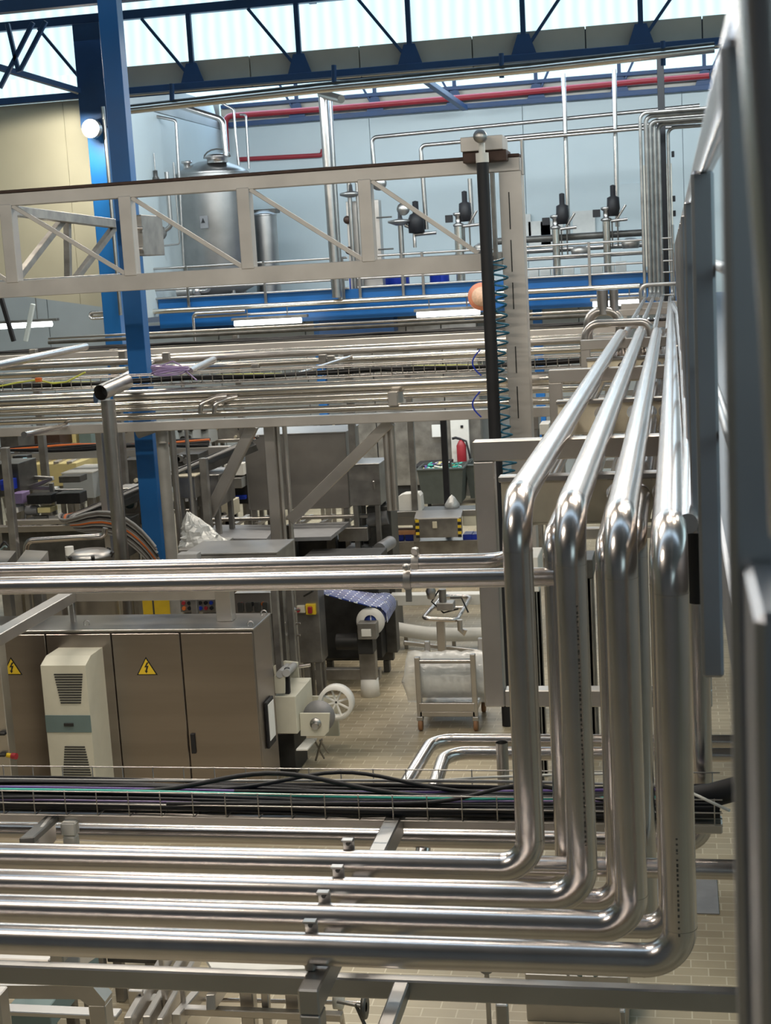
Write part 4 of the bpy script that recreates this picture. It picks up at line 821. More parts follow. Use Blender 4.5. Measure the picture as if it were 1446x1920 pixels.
# slanting tubes running away to the back
for i, (a, b, ya, yb, r) in enumerate((((-10, 686), (160, 650), 15.5, 18.6, 0.05), ((225, 712), (305, 672), 18.3, 20.0, 0.06), ((355, 697), (400, 675), 17.2, 19.2, 0.05), ((45, 815), (125, 798), 15.5, 17.0, 0.035), ((560, 700), (660, 668), 17.3, 19.4, 0.02))):
    MB().tube([P(a[0], a[1], y=ya), P(b[0], b[1], y=yb)], r, 16).make('slanting_tube', 'pipe', None, ('bright tube running back at the far left above the clad pipes', 'bluish tube running back just left of the blue column', 'bluish tube running back right of the purple coil', 'tube running back under the beam at far left', 'thin conduit running back over the farther tray')[i], 'pipe')
# supports of the racks
def strut(a, b, Y, w, label, cat='strut', mat='steelw', Y2=None): return beam(P(a[0], a[1], y=Y), P(b[0], b[1], y=Y2 or Y), w, w).make(cat.replace(' ', '_'), mat, None, label, cat)
strut((475, 797), (392, 965), 17.2, 0.13, 'box strut sloping down left from the long beam beside the big hood')
strut((733, 790), (545, 975), 17.2, 0.13, 'long box strut sloping down left across the big hood')
def post(px, py, Y, w, label, mat='steelw', ytop=None, cat='post', zb=0, round_=False):
    p = P(px, py, y=Y)
    if round_: return MB().tube([(p.x, Y, zb), (p.x, Y, p.z)], w / 2, 16).make(cat, mat, None, label, cat)
    return box((p.x - w / 2, Y, zb), (p.x + w / 2, Y + w, p.z)).make(cat, mat, None, label, cat)
post(503, 797, 17.2, 0.13, 'upright box post in front of the left half of the big hood')
post(520, 797, 17.3, 0.05, 'thin upright pipe right of the box post before the big hood', round_=True)
post(533, 797, 17.5, 0.06, 'second thin upright pipe before the big hood', round_=True)
post(722, 785, 17.2, 0.075, 'left one of two upright posts right of the big hood', zb=P(730, 957, y=17.2).z, round_=True)
post(733, 785, 17.2, 0.075, 'right one of two upright posts right of the big hood', zb=P(730, 957, y=17.2).z, round_=True)
post(182, 795, 17.3, 0.08, 'slim upright post just left of the open-ended riser'); post(193, 795, 17.5, 0.06, 'thin pipe between slim post and open-ended riser', round_=True)
post(213, 800, 17.6, 0.10, 'upright pipe just right of the open-ended riser', round_=True)
post(302, 800, 17.3, 0.15, 'pale clad pipe standing right of the blue column', 'pale', round_=True)
post(321, 797, 17.1, 0.085, 'slim dark post right of the pale clad pipe', 'pipe2', round_=True)
post(379, 860, 17.0, 0.09, 'dark slim post below the sloping cable tray', 'mach')
post(6, 840, 16, 0.09, 'dark upright post at the left edge', 'mach'); post(340, 690, 18, 0.05, 'thin post rising to the rack right of the purple coil', round_=True)
MB().pipe([P(258, 812, y=17.2), P(305, 795, y=17.2), P(308, 830, y=17.2)], 0.07, 0.1, 16).make('elbow_pipe', 'pale', None, 'pale clad elbow wrapping the front of the blue column', 'pipe')
for i, (px, Yk) in enumerate(((60, 20.0), (210, 20), (650, 20.2), (985, 20), (440, 24), (760, 24))):
    post(px, 655 if Yk < 22 else 628, Yk + 0.05, 0.1, ('rack post at far left behind the clad pipes', 'rack post behind the open-ended riser', 'rack post above the right end of the big hood', 'rack post behind the gantry column', 'far rack post under the mezzanine lamp', 'far rack post left of the black pole')[i], 'mach')
for i, (px, py) in enumerate(((228, 665), (310, 668), (478, 690), (604, 672), (620, 674), (740, 745))):
    c = P(px, py, y=19.3); box(c + V((-0.05, 0, -0.06)), c + V((0.05, 0.08, 0.05))).make('pipe_clamp', 'mach', None, 'small dark clamp on the rack pipes, %s from the left' % ('first', 'second', 'third', 'fourth', 'fifth', 'sixth')[i], 'clamp')
MB().pipe([P(376, 775, y=16.9), P(377, 757, y=16.9), P(405, 745, y=17.0), P(425, 743, y=17.05)], 0.03, 0.06, 12).make('jumper_pipe', 'pipe', None, 'small stepped pipe joining the rack pipes, left one', 'pipe')
MB().pipe([P(402, 775, y=16.9), P(403, 757, y=16.9), P(425, 748, y=17.0), P(445, 744, y=17.05)], 0.03, 0.06, 12).make('jumper_pipe', 'pipe', None, 'small stepped pipe joining the rack pipes, right one', 'pipe')
# lower rack at left carrying cables
t = T('cable_tray', 'low rack beam with black cables crossing at the left below the clad pipes', 'cable tray', P(200, 860, y=21))
box((P(-60, 850, y=21).x, 21, zY(150, 860, 21)), (P(430, 850, y=21).x, 21.15, zY(150, 847, 21))).make('beam', 'gantry', t)
for i in range(5): MB().tube([(P(-60, 850, y=21).x + j * 0.35, 21.05 + 0.03 * i, zY(150, 845, 21) + 0.02 + 0.02 * math.sin(j + i) + 0.012 * i) for j in range(12)], 0.025, 6).make('cable', 'dark' if i != 3 else 'orange', None, 'black cable on the low rack beam at the left' if i != 3 else 'orange cable on the low rack beam at the left', 'cable', 'black cables on the low rack beam' if i != 3 else None)
# sloping tray with a stream of cables
t = T('cable_tray', 'sloping cable ladder climbing to the right behind the blue column', 'cable tray', P(300, 940, y=18.3))
TA = P(128, 976, y=18.3); TB = P(478, 828, y=19.4)
beam(TA + V((0, 0, -0.06)), TB + V((0, 0, -0.06)), 0.36, 0.09).make('ladder_bed', 'machd', t)
mats = ['gcable', 'bcable', 'gcable', 'dark', 'bcable', 'gcable', 'orange', 'bcable', 'gcable', 'dark', 'bcable', 'gcable', 'bcable', 'gcable']
rc = random.Random(11)
for i, m in enumerate(mats):
    off = -0.20 + 0.42 * i / 13; u = (TB - TA).normalized(); pts = []
    for j in range(9):
        f = j / 8; pts.append(TB.lerp(TA, f) + V((0, off * 1.0, 0.02 + 0.02 * rc.random() + 0.01 * (i % 4))))
    # turn-round at the left and stream down to the right
    e = P(105 + 2.2 * i, 968 + 2 * (i % 3), y=17.3 - off)
    pts += [P(118 + i * 1.5, 958 + i, y=17.5), e]
    for (px, py) in ((125, 975), (170, 968), (212, 978), (245, 1003), (275, 1035), (300, 1075)):
        pts.append(P(px + 1.6 * i - 8, py + 1.4 * i - (px - 120) * 0.055 * (13 - i) * 0.45 + 8, y=17.0 + 0.012 * i))
    # smooth
    sm = []
    for a_, b_ in zip(pts, pts[1:]):
        sm += [a_, a_.lerp(b_, 0.5)]
    sm.append(pts[-1])
    for _ in range(2): sm = [sm[0]] + [(sm[k_ - 1] + sm[k_] * 2 + sm[k_ + 1]) / 4 for k_ in range(1, len(sm) - 1)] + [sm[-1]]
    lb = {'gcable': 'pale grey cable in the stream curving down beside the blue column', 'bcable': 'brown-grey cable in the stream curving down beside the blue column', 'dark': 'black cable in the stream curving down beside the blue column', 'orange': 'orange cable in the stream curving down beside the blue column'}[m]
    MB().tube(sm, 0.016 if m != 'orange' else 0.02, 6).make('cable', m, None, lb, 'cable', {'gcable': 'pale grey cables of the stream', 'bcable': 'brown-grey cables of the stream', 'dark': 'black cables of the stream'}.get(m))
# ================================================================== MACHINES
def face(px0, py0, px1, py1, Y):
    a = P(px0, (py0 + py1) / 2, y=Y).x; b = P(px1, (py0 + py1) / 2, y=Y).x
    m = (px0 + px1) / 2; return a, b, P(m, py1, y=Y).z, P(m, py0, y=Y).z
def legs(t, a, b, Y, d, z, w=0.07, mat='mach', name='leg'):
    for x in (a + w / 2, b - w / 2):
        for y in (Y + w / 2, Y + d - w / 2): box((x - w / 2, y - w / 2, 0), (x + w / 2, y + w / 2, z)).make(name, mat, t)
def cabinet(name, label, cat, px, Y, d, mat='mach', top=None, floor=False, seams=0, rim=True, handle=False, leg=True):
    a, b, z0, z1 = face(*px, Y); 
    if floor: z0 = 0.08
    t = T(name, label, cat, ((a + b) / 2, Y + d / 2, 0 if (leg or floor) else z0))
    box((a, Y, z0), (b, Y + d, z1)).make('body', mat, t)
    if top: box((a - 0.01, Y - 0.01, z1), (b + 0.01, Y + d + 0.01, z1 + 0.02)).make('top_plate', top, t)
    for i in range(seams):
        x = a + (b - a) * (i + 1) / (seams + 1); box((x - 0.006, Y - 0.004, z0 + 0.02), (x + 0.006, Y, z1 - 0.02)).make('door_seam', 'void', t)
    if handle: box((b - 0.1, Y - 0.03, (z0 + z1) / 2 - 0.06), (b - 0.07, Y, (z0 + z1) / 2 + 0.06)).make('handle', 'pipe', t)
    if floor: 
        for x in (a + 0.08, b - 0.08):
            for y in (Y + 0.08, Y + d - 0.08): MB().cyl((x, y, 0), (x, y, 0.09), 0.03, 12).make('foot', 'machd', t)
    elif leg: legs(t, a + 0.03, b - 0.03, Y + 0.02, d - 0.04, z0)
    return t, a, b, z0, z1
def roller(p, r, L, ax='x'):
    p = V(p); d = V((L / 2, 0, 0)) if ax == 'x' else V((0, L / 2, 0)); return MB().cyl(p - d, p + d, r, 20)
# --- front electrical cabinet
t = T('electrical_cabinet', 'long stainless four-door electrical cabinet with lightning warning triangles', 'electrical cabinet', (-5.4, 13.8, 0))
YC = 13.4; zc = P(335, 1182, y=YC).z
xs_ = [P(-125, 1190, y=YC).x, P(84, 1188, y=YC).x, P(207, 1186, y=YC).x, P(336, 1181, y=YC).x, P(473, 1177, y=YC).x]
box((xs_[0], YC + 0.03, 0.1), (xs_[-1], YC + 0.62, zc - 0.01)).make('housing', 'cab', t)
tp = box((xs_[0], YC, zc - 0.012), (xs_[-1] + 0.01, YC + 0.64, zc + 0.012)).make('roof_plate', 'steel', t)
for i, (a, b) in enumerate(zip(xs_, xs_[1:])):
    dd = box((a + 0.006, YC, 0.12), (b - 0.006, YC + 0.03, zc - 0.03)).make('door', 'cab', t)
    if i == 3: box((a + 0.03, YC - 0.02, P(355, 1412, y=YC).z), (a + 0.075, YC, P(355, 1375, y=YC).z)).make('door_handle', 'dark', dd)
    if i in (0, 2):
        c = P(275 if i == 2 else 22, 1250, y=YC); s = 0.108
        MB().prism([(c.x - s, c.z - 0.085), (c.x + s, c.z - 0.085), (c.x, c.z + 0.1)], 'y', YC - 0.003, YC - 0.001).make('warning_triangle_border', 'dark', dd)
        s = 0.09; MB().prism([(c.x - s, c.z - 0.075), (c.x + s, c.z - 0.075), (c.x, c.z + 0.08)], 'y', YC - 0.005, YC - 0.003).make('warning_triangle', 'yel', dd)
        zz = [(0.008, 0.045), (-0.022, -0.005), (0.0, -0.002), (-0.012, -0.04), (-0.022, -0.038), (-0.006, -0.066), (0.012, -0.042), (0.002, -0.042), (0.022, 0.012), (0.0, 0.008), (0.026, 0.045)]
        MB().prism([(c.x + u, c.z + v) for u, v in zz], 'y', YC - 0.007, YC - 0.005).make('lightning_bolt', 'dark', dd)
for px, py, yy in ((475, 1168, 13.5), (500, 1148, 13.95), (168, 1170, 13.6)):
    c = V((P(px, py, y=yy).x - 0.03, yy, zc + 0.03)); MB().tube([c + V((0.03 * math.cos(a), 0, 0.03 * math.sin(a))) for a in [k * math.pi / 8 for k in range(17)]], 0.007, 8).make('lifting_eye', 'steel', t)
for f in (0.3, 1.0): pass
# papers in a holder on the side
c = P(497, 1345, y=13.7); xr_ = xs_[-1]
box((xr_, 13.6, P(497, 1398, y=13.7).z), (xr_ + 0.03, 13.85, P(497, 1312, y=13.7).z)).make('document_holder', 'dark', t)
box((xr_ + 0.03, 13.63, P(497, 1385, y=13.7).z), (xr_ + 0.036, 13.83, P(497, 1318, y=13.7).z)).make('papers', 'paper', t)
# air-conditioning unit on the second door
a, b, z0, z1 = face(88, 1248, 172, 1500, 12.95)
t = T('cabinet_cooler', 'beige cooling unit with louvred grilles mounted on the electrical cabinet', 'cooling unit', ((a + b) / 2, 13.1, z0))
MB().prism([(12.95, z0 - 0.2), (13.4, z0 - 0.2), (13.4, z1 + 0.06), (13.1, z1 + 0.06), (12.95, z1)], 'x', a, b).make('housing', 'cream', t)
for (py0, py1, wt, wb, n) in ((1262, 1320, 32, 22, 12), (1398, 1455, 22, 32, 12)):
    for i in range(n):
        f = (i + 0.5) / n; py = py0 + (py1 - py0) * f; hw = (wt + (wb - wt) * f) / 2 * 1.0
        c = P(128 + (py - 1262) * 0.09, py, y=12.95); w_ = hw * 2 * 12.95 / F
        box((c.x - w_, 12.942, c.z - 0.006), (c.x + w_, 12.952, c.z + 0.006)).make('louvre', 'void', t)
c0 = P(130, 1341, y=12.95).z; c1 = P(130, 1373, y=12.95).z
box((a - 0.002, 12.943, c1), (b + 0.002, 12.952, c0)).make('dark_band', 'green', t)
box((P(120, 1357, y=12.94).x, 12.93, (c0 + c1) / 2 - 0.02), (P(138, 1357, y=12.94).x, 12.943, (c0 + c1) / 2 + 0.01)).make('latch', 'void', t)
# narrow cabinet edge with red button at far left
a, b, z0, z1 = face(-60, 1180, 10, 1500, 12.6)
t = T('guard_post', 'stainless guard post with a red push button at the left edge', 'post', ((a + b) / 2, 12.6, 0)); box((a, 12.6, 0), (b, 12.75, z1)).make('post', 'steelw', t)
c = P(28, 1416, y=12.6); MB().cyl(c + V((-0.08, 0, 0)), c + V((-0.02, -0.02, 0)), 0.022, 12).make('button_base', 'yel', t); MB().cyl(c + V((-0.02, -0.02, 0)), c + V((0.03, -0.03, 0)), 0.03, 16).make('red_button', 'red', t)
for py in (1375, 1415):
    c = P(6, py, y=12.58); box(c + V((-0.04, -0.03, -0.015)), c + V((0.03, 0.02, 0.015))).make('hinge', 'void', t)
# beams above the cabinet
t = T('frame_beam', 'box-section beam frame crossing above the electrical cabinet', 'beam', P(280, 1110, y=13.75))
zb = P(300, 1113, y=13.75).z
A = P(125, 1112, y=13.75); Bp = P(430, 1112, y=13.75)
box((A.x, 13.7, zb - 0.06), (Bp.x, 13.8, zb + 0.05)).make('cross_bar', 'steelw', t)
box((Bp.x - 0.13, 13.68, zc + 0.012), (Bp.x + 0.03, 13.82, zb + 0.05)).make('foot_post', 'steelw', t)
box((A.x - 0.02, 9.5, zb - 0.06), (A.x + 0.12, 13.7, zb + 0.05)).make('side_bar', 'steelw', t)
beam(V((A.x + 0.05, 13.74, zb - 0.05)), V((A.x + 0.05, 13.74, zc)), 0.05).make('spacer_post', 'steel', t)
for px, yy in ((95, 15.5), (140, 15.8)): post(px, 1060, yy, 0.17, 'wide box post behind the electrical cabinet, ' + ('left' if px == 95 else 'right'), 'steelw')
# control desks behind the cabinet
def desk(px, Y, label, rows, mat='steelw', cols=6):
    t, a, b, z0, z1 = cabinet('button_desk', label, 'control panel', px, Y, 0.25, mat, floor=False, leg=True)
    k = 0
    for r in range(rows):
        for c_ in range(cols):
            x = a + (b - a) * (c_ + 0.7) / (cols + 0.4); z = z1 - (z1 - z0) * (r + 0.8) / (rows + 0.6); k += 1
            MB().cyl((x, Y - 0.02, z), (x, Y, z), 0.022, 10).make('push_button', ('red', 'dark', 'orange', 'dark', 'dark', 'bluep')[(c_ + r * 2) % 6] if c_ + r else 'red', t)
    return t
desk((338, 1122, 404, 1148), 15.2, 'control panel with two rows of push buttons behind the cabinet', 2)
t = desk((440, 1112, 508, 1152), 15.0, 'control panel with black switch modules right of the push-button panel', 1, cols=3)
a, b, z0, z1 = face(444, 1127, 506, 1146, 15.0)
for i in range(4): box((a + (b - a) * i / 4 + 0.02, 14.96, z0), (a + (b - a) * (i + 1) / 4 - 0.01, 15.0, z1 - 0.01)).make('switch_module', 'machd', t)
post(284, 1100, 17.3, 0.02, 'thin rod in front of the yellow column base', 'machd')
# --- machine column stack and grey switch box with yellow-red main switch
post(515, 1060, 15.4, 0.14, 'grey machine column right of the cabinet', 'mach'); post(530, 1060, 15.9, 0.1, 'dark machine column right of the grey one', 'machd')
post(541, 1060, 15.6, 0.035, 'vertical valve pipe, left of two beside the switch box', 'pipe2', cat='pipe', round_=True); post(548, 1060, 15.7, 0.035, 'vertical valve pipe, right of two beside the switch box', 'pipe2', cat='pipe', round_=True)
for i, py in enumerate((1144, 1170, 1192)):
    c = P(549, py, y=15.55); t = T('pipe_valve', 'small steel valve on the thin vertical pipes, %s' % ('upper', 'middle', 'lowest')[i], 'valve', c); MB().ball(c, 0.04, 10).make('body', 'pipe', t); MB().tube([c, c + V((0.09, -0.01, 0.01))], 0.012, 8).make('lever', 'pipe', t)
t, a, b, z0, z1 = cabinet('switch_box', 'grey steel switch box with a yellow and red main switch', 'switch box', (558, 1095, 600, 1243), 16.6, 0.3, 'mach')
c = P(575, 1142, y=16.6)
box(c + V((0.0, -0.05, -0.06)), c + V((0.12, 0, 0.07))).make('switch_plate', 'yel', t); box(c + V((0.035, -0.09, -0.035)), c + V((0.085, -0.05, 0.045))).make('rotary_knob', 'red', t)
box(c + V((-0.11, -0.04, -0.04)), c + V((-0.01, 0, 0.05))).make('switch_plate', 'cream', t); MB().cyl(c + V((-0.09, -0.07, 0)), c + V((-0.09, -0.04, 0)), 0.025, 12).make('push_button', 'red', t)
beam(P(570, 1118, y=16.5), P(587, 1108, y=16.4), 0.02).make('lever', 'void', t)
# --- printed film unwinder
t = T('film_unwinder', 'dark film unwinder with a web of blue printed film over a white reel', 'film unwinder', P(690, 1300, y=17.7))
fa = [P(600, 1103, y=17.2), P(640, 1104, y=17.4), P(700, 1112, y=17.8), P(731, 1112, y=18.2), P(741, 1122, y=18.3), P(742, 1138, y=18.3)]
fb = [P(596, 1110, y=16.9), P(640, 1122, y=17.0), P(694, 1136, y=17.1), P(714, 1138, y=17.2), P(724, 1150, y=17.25), P(726, 1166, y=17.25)]
mb = MB(); n = len(fa); vs = []
for p, q in zip(fa, fb): vs += [p, q, p + V((0, 0, -0.012)), q + V((0, 0, -0.012))]
fs = []
for i in range(n - 1):
    o = 4 * i; fs += [(o, o + 1, o + 5, o + 4), (o + 2, o + 6, o + 7, o + 3), (o, o + 4, o + 6, o + 2), (o + 1, o + 3, o + 7, o + 5)]
mb.add(vs, fs); mb.make('film_web', 'pfilm', t)
rc_ = P(695, 1165, y=17.15); 
MB().lathe(rc_, [(0.08, -0.012), (0.175, -0.012), (0.175, 0.012), (0.08, 0.012), (0.08, -0.012)], 36, 'y').make('reel_disc', 'wplast', t)
MB().lathe(rc_ + V((0, 0.02, 0)), [(0.001, 0), (0.15, 0), (0.15, 0.9), (0.001, 0.9)], 32, 'y').make('film_roll', 'pfilm', t)
box(rc_ + V((-0.13, -0.18, -0.18)), rc_ + V((0.10, -0.02, 0.02))).make('bearing_block', 'mach', t)
box(rc_ + V((-0.08, -0.2, -0.14)), rc_ + V((0.04, -0.18, -0.05))).make('clamp', 'wplast', t)
c = P(665, 1203, y=17.2); MB().cyl(c + V((-0.22, 0, 0)), c + V((0.06, 0, 0)), 0.10, 20).box(c + V((0.06, -0.12, -0.13)), c + V((0.25, 0.12, 0.14))).make('gear_motor', 'void', t)
fx = P(693, 1310, y=17.2); 
box((fx.x - 0.10, 17.2, P(693, 1275, y=17.2).z), (fx.x + 0.10, 17.34, P(693, 1180, y=17.2).z)).make('column', 'mach', t)
MB().cyl((fx.x, 17.27, 0.2), (fx.x, 17.27, P(693, 1275, y=17.2).z), 0.03).make('levelling_screw', 'pipe', t)
MB().lathe((fx.x, 17.27, 0), [(0.001, 0), (0.12, 0), (0.11, 0.22), (0.001, 0.22)], 20).make('foot', 'wplast', t)
a, b, z0, z1 = face(572, 1258, 713, 1275, 17.4)
box((a, 17.4, z0), (b, 17.5, z1 + 0.02)).make('base_beam', 'mach', t); box((a, 18.3, z0), (b, 18.4, z1)).make('base_beam', 'machd', t)
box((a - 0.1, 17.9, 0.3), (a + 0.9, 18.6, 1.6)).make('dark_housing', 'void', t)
for x in (a + 0.1, b - 0.1): box((x - 0.04, 18.3, 0), (x + 0.04, 18.4, z0)).make('leg', 'machd', t)
c = P(743, 1178, y=18.3); box(c + V((-0.12, -0.1, -0.3)), c + V((0.02, 0.1, 0.35))).make('side_plate', 'machd', t)
c = P(770, 1120, y=19.8); box((c.x - 0.3, 19.8, c.z - 0.12), (c.x + 1.0, 20.0, c.z + 0.03)).make('side_guard', 'wplast', t)
beam(P(757, 1205, y=18.6), P(905, 1222, y=18.8), 0.05).make('floor_rail', 'steel', t)
# curved white chute
mb = MB(); pts = [P(735, 1165, y=19.5), P(760, 1170, y=19.5), P(800, 1176, y=19.5), P(850, 1178, y=19.5), P(920, 1177, y=19.5)]
vs = []
for p in pts: vs += [p + V((0, 0, 0)), p + V((0, -0.1, -0.16)), p + V((0, 0.03, 0)), p + V((0, -0.07, -0.16))]
fs = []
for i in range(4):
    o = 4 * i; fs += [(o, o + 1, o + 5, o + 4), (o + 2, o + 6, o + 7, o + 3), (o, o + 4, o + 6, o + 2), (o + 1, o + 3, o + 7, o + 5)]
mb.add(vs, fs, True)
tq = T('chute', 'pale curved plastic chute guard beyond the film unwinder', 'chute', (pts[2].x, 19.5, 0)); mb.make('guard', 'wplast', tq)
for p in (pts[1], pts[3]): beam(V((p.x, 19.5, 0)), V((p.x, 19.5, p.z - 0.05)), 0.05).make('leg', 'mach', tq)
# tubular frame on a post
Yh = 18.6
t = T('tube_frame_stand', 'rounded rectangular tube frame on a post with clamps and cables', 'stand', P(826, 1215, y=Yh))
fr = [P(793, 1160, y=18.2), P(830, 1118, y=19.6), P(884, 1118, y=19.8), P(857, 1163, y=18.3)]
MB().pipe([fr[0].lerp(fr[3], 0.5)] + [fr[3], fr[2], fr[1], fr[0]] + [fr[0].lerp(fr[3], 0.5)], 0.03, 0.1, 12, 6, False).make('tube_frame', 'pipe', t)
MB().tube([fr[0].lerp(fr[1], 0.5), fr[3].lerp(fr[2], 0.5)], 0.022, 10).make('cross_tube', 'pipe', t)
c = P(825, 1165, y=18.3); beam(V((c.x, 18.35, 0)), V((c.x, 18.35, c.z)), 0.1, 0.1).make('post', 'steelw', t)
c = P(838, 1135, y=18.8); MB().box(c + V((-0.12, -0.1, -0.05)), c + V((0.1, 0.1, 0.05))).cyl(c + V((-0.05, 0, 0)), c + V((-0.05, 0, 0.22)), 0.05).make('clamp_head', 'mach', t)
MB().tube([c + V((-0.1, 0, 0.2)), c + V((-0.2, 0, 0.05)), c + V((-0.05, 0, -0.1)), c + V((0.15, 0, -0.05))], 0.012, 6).tube([c + V((0.05, 0, 0.1)), c + V((0.2, 0, 0.1)), c + V((0.28, 0, -0.1))], 0.012, 6).make('loose_cable', 'dark', t)
MB().tube([P(862, 1162, y=18.3), P(863, 1180, y=18.3), P(870, 1188, y=18.3), P(872, 1180, y=18.3)], 0.035, 10).make('hook', 'steelw', t)
c = P(808, 1108, y=18.6); MB().lathe(c, [(0.001, -0.12), (0.05, -0.1), (0.07, 0), (0.04, 0.06), (0.03, 0.14), (0.001, 0.15)], 14).make('nozzle', 'steel', t)
# --- white reel machine right of the cabinet
t = T('reel_unwinder', 'white painted unwinder with a spoked reel and grey rollers beside the cabinet', 'unwinder', P(575, 1440, y=14.6))
def plate(poly, Y, th, mat='cream', name='side_plate'):
    pz = [P(a_, b_, y=Y) for a_, b_ in poly]; return MB().prism([(p.x, p.z) for p in pz], 'y', Y, Y + th).make(name, mat, t)
plate([(512, 1250), (533, 1240), (558, 1243), (562, 1295), (580, 1306), (632, 1306), (636, 1380), (560, 1380), (562, 1416), (556, 1440), (545, 1440)], 15.0, 0.04)
plate([(514, 1268), (534, 1268), (534, 1300), (516, 1300)], 14.2, 0.03)
a, b, z0, z1 = face(516, 1306, 556, 1376, 14.2); box((a, 14.2, z0), (b, 14.9, z1)).make('gear_box', 'cream', t)
plate([(562, 1338), (618, 1338), (616, 1372), (608, 1380), (564, 1380)], 14.3, 0.03)
for px, py in ((533, 1256), (545, 1254)): MB().cyl(P(px - 8, py + 8, y=14.2), P(px + 6, py - 6, y=15.0), 0.04, 16).make('roller', 'gcable', t)
beam(P(538, 1252, y=14.3), P(540, 1300, y=14.3), 0.05).make('roller_arm', 'dark', t)
cr = P(604, 1340, y=14.5)
mb = MB(); mb.lathe(cr + V((0.1, 0.25, 0.06)), [(0.15, -0.06), (0.19, -0.06), (0.19, 0.06), (0.15, 0.06), (0.15, -0.06)], 32, 'y')
for k in range(4): a_ = k * math.pi / 4 + 0.3; mb.beam(cr + V((0.1 + 0.16 * math.cos(a_), 0.25, 0.06 + 0.16 * math.sin(a_))), cr + V((0.1 - 0.16 * math.cos(a_), 0.25, 0.06 - 0.16 * math.sin(a_))), 0.02)
mb.make('spoked_reel', 'wplast', t)
MB().lathe(cr + V((-0.02, -0.05, 0.0)), [(0.001, -0.01), (0.17, -0.01), (0.17, 0.01), (0.001, 0.01)], 32, 'y').make('reel_disc', 'plate', t)
MB().cyl(cr + V((-0.02, -0.25, -0.05)), cr + V((0, 0.2, 0.0)), 0.035).lathe(cr + V((-0.02, -0.2, -0.03)), [(0.001, -0.02), (0.06, -0.02), (0.06, 0.02), (0.001, 0.02)], 14, 'y').make('spindle', 'steel', t)
MB().cyl(P(560, 1250, y=14.8), P(582, 1247, y=14.8), 0.018).make('peg', 'pipe', t)
beam(P(566, 1406, y=14.0), P(584, 1386, y=14.6), 0.12, 0.02).make('tilted_plate', 'wplast', t)
for e in ((590, 1388, 608, 1422), (604, 1386, 592, 1426), (600, 1388, 616, 1412)): beam(P(e[0], e[1], y=14.5), P(e[2], e[3], y=14.8), 0.018).make('splayed_leg', 'mach', t)
box((P(548, 1400, y=14.8).x, 14.7, 0), (P(560, 1400, y=14.8).x, 14.8, 0.6)).make('leg', 'cream', t)
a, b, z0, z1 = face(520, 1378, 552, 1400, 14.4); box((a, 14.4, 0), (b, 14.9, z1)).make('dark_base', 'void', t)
# --- trolley with film-wrapped roll
Ytr = 15.9
t = T('roll_trolley', 'small stainless trolley on brown castors standing on the tiled floor', 'trolley', P(838, 1365, y=Ytr))
xa0, xa1 = P(786, 1300, y=Ytr).x, P(890, 1300, y=Ytr).x
for px, py0, py1, yy in ((784, 1232, 1345, Ytr), (886, 1225, 1340, Ytr), (800, 1225, 1335, Ytr + 0.7), (893, 1220, 1330, Ytr + 0.7)):
    x = xa0 if px in (784, 800) else xa1; zt_ = P(784 if px < 850 else 886, 1232 if px < 850 else 1226, y=Ytr).z
    box((x - 0.03, yy - 0.03, 0.17), (x + 0.03, yy + 0.03, zt_)).make('post', 'steelw', t)
    c = V((x, yy, 0.07)); w_ = MB().lathe(c, [(0.001, -0.022), (0.065, -0.022), (0.07, 0), (0.065, 0.022), (0.001, 0.022)], 20, 'x').make('castor', 'brown', t)
    box((x - 0.035, yy - 0.04, 0.12), (x + 0.035, yy + 0.04, 0.17)).make('castor_fork', 'steel', t)
box((xa0, Ytr - 0.03, 0.17), (xa1, Ytr + 0.73, 0.23)).make('base_frame', 'steelw', t); box((xa0, Ytr - 0.035, 0.23), (xa1, Ytr + 0.02, 0.33)).make('front_rail', 'steelw', t)
MB().tube([(xa0, Ytr, P(784, 1240, y=Ytr).z), (xa1, Ytr, P(784, 1240, y=Ytr).z)], 0.028, 12).make('top_bar', 'pipe2', t)
rz = P(840, 1250, y=Ytr + 0.3).z - 0.1
t = T('film_roll', 'large white printed roll wrapped in loose clear film on the trolley', 'film roll', ((xa0 + xa1) / 2, Ytr + 0.35, 0.3))
rr = 0.26; rcx = V(((xa0 + xa1) / 2 + 0.05, Ytr + 0.38, rz - 0.02)); hw = (xa1 - xa0) / 2 + 0.1
MB().cyl(rcx - V((hw, 0, 0)), rcx + V((hw - 0.05, 0, 0)), rr, 36).make('roll', 'paper', t)
mb = MB()
for i in range(8):
    x = rcx.x - hw + 0.3 + i * 0.085
    if x > rcx.x + hw - 0.1: break
    a_ = math.radians(200); mb.box((x, rcx.y - rr - 0.006, rcx.z - 0.0), (x + 0.045, rcx.y - rr + 0.02, rcx.z + 0.05))
mb.make('printed_marks', 'gcable', t)
rn = random.Random(4); mb = MB(); vs = []; nu, nv = 24, 12
for i in range(nu + 1):
    for j in range(nv + 1):
        f, g = i / nu, j / nv; x = rcx.x - hw - 0.16 + (2 * hw + 0.22) * f; 
        a_ = math.radians(100 + 130 * min(1, g * 1.5)); r_ = rr + 0.03 + 0.03 * rn.random()
        y = rcx.y + r_ * math.cos(a_); z = rcx.z + r_ * math.sin(a_)
        if g > 0.66: z = z - (g - 0.66) * (0.9 - 0.6 * f + 0.12 * math.sin(f * 9)); y += 0.0
        if i == 0: z = rcx.z - 0.05 + 0.12 * g; 
        vs.append((x, y, max(0.28, z)))
fs = [(i * (nv + 1) + j, (i + 1) * (nv + 1) + j, (i + 1) * (nv + 1) + j + 1, i * (nv + 1) + j + 1) for i in range(nu) for j in range(nv)]
mb.add(vs, fs, True); mb.make('loose_film', 'film', t)
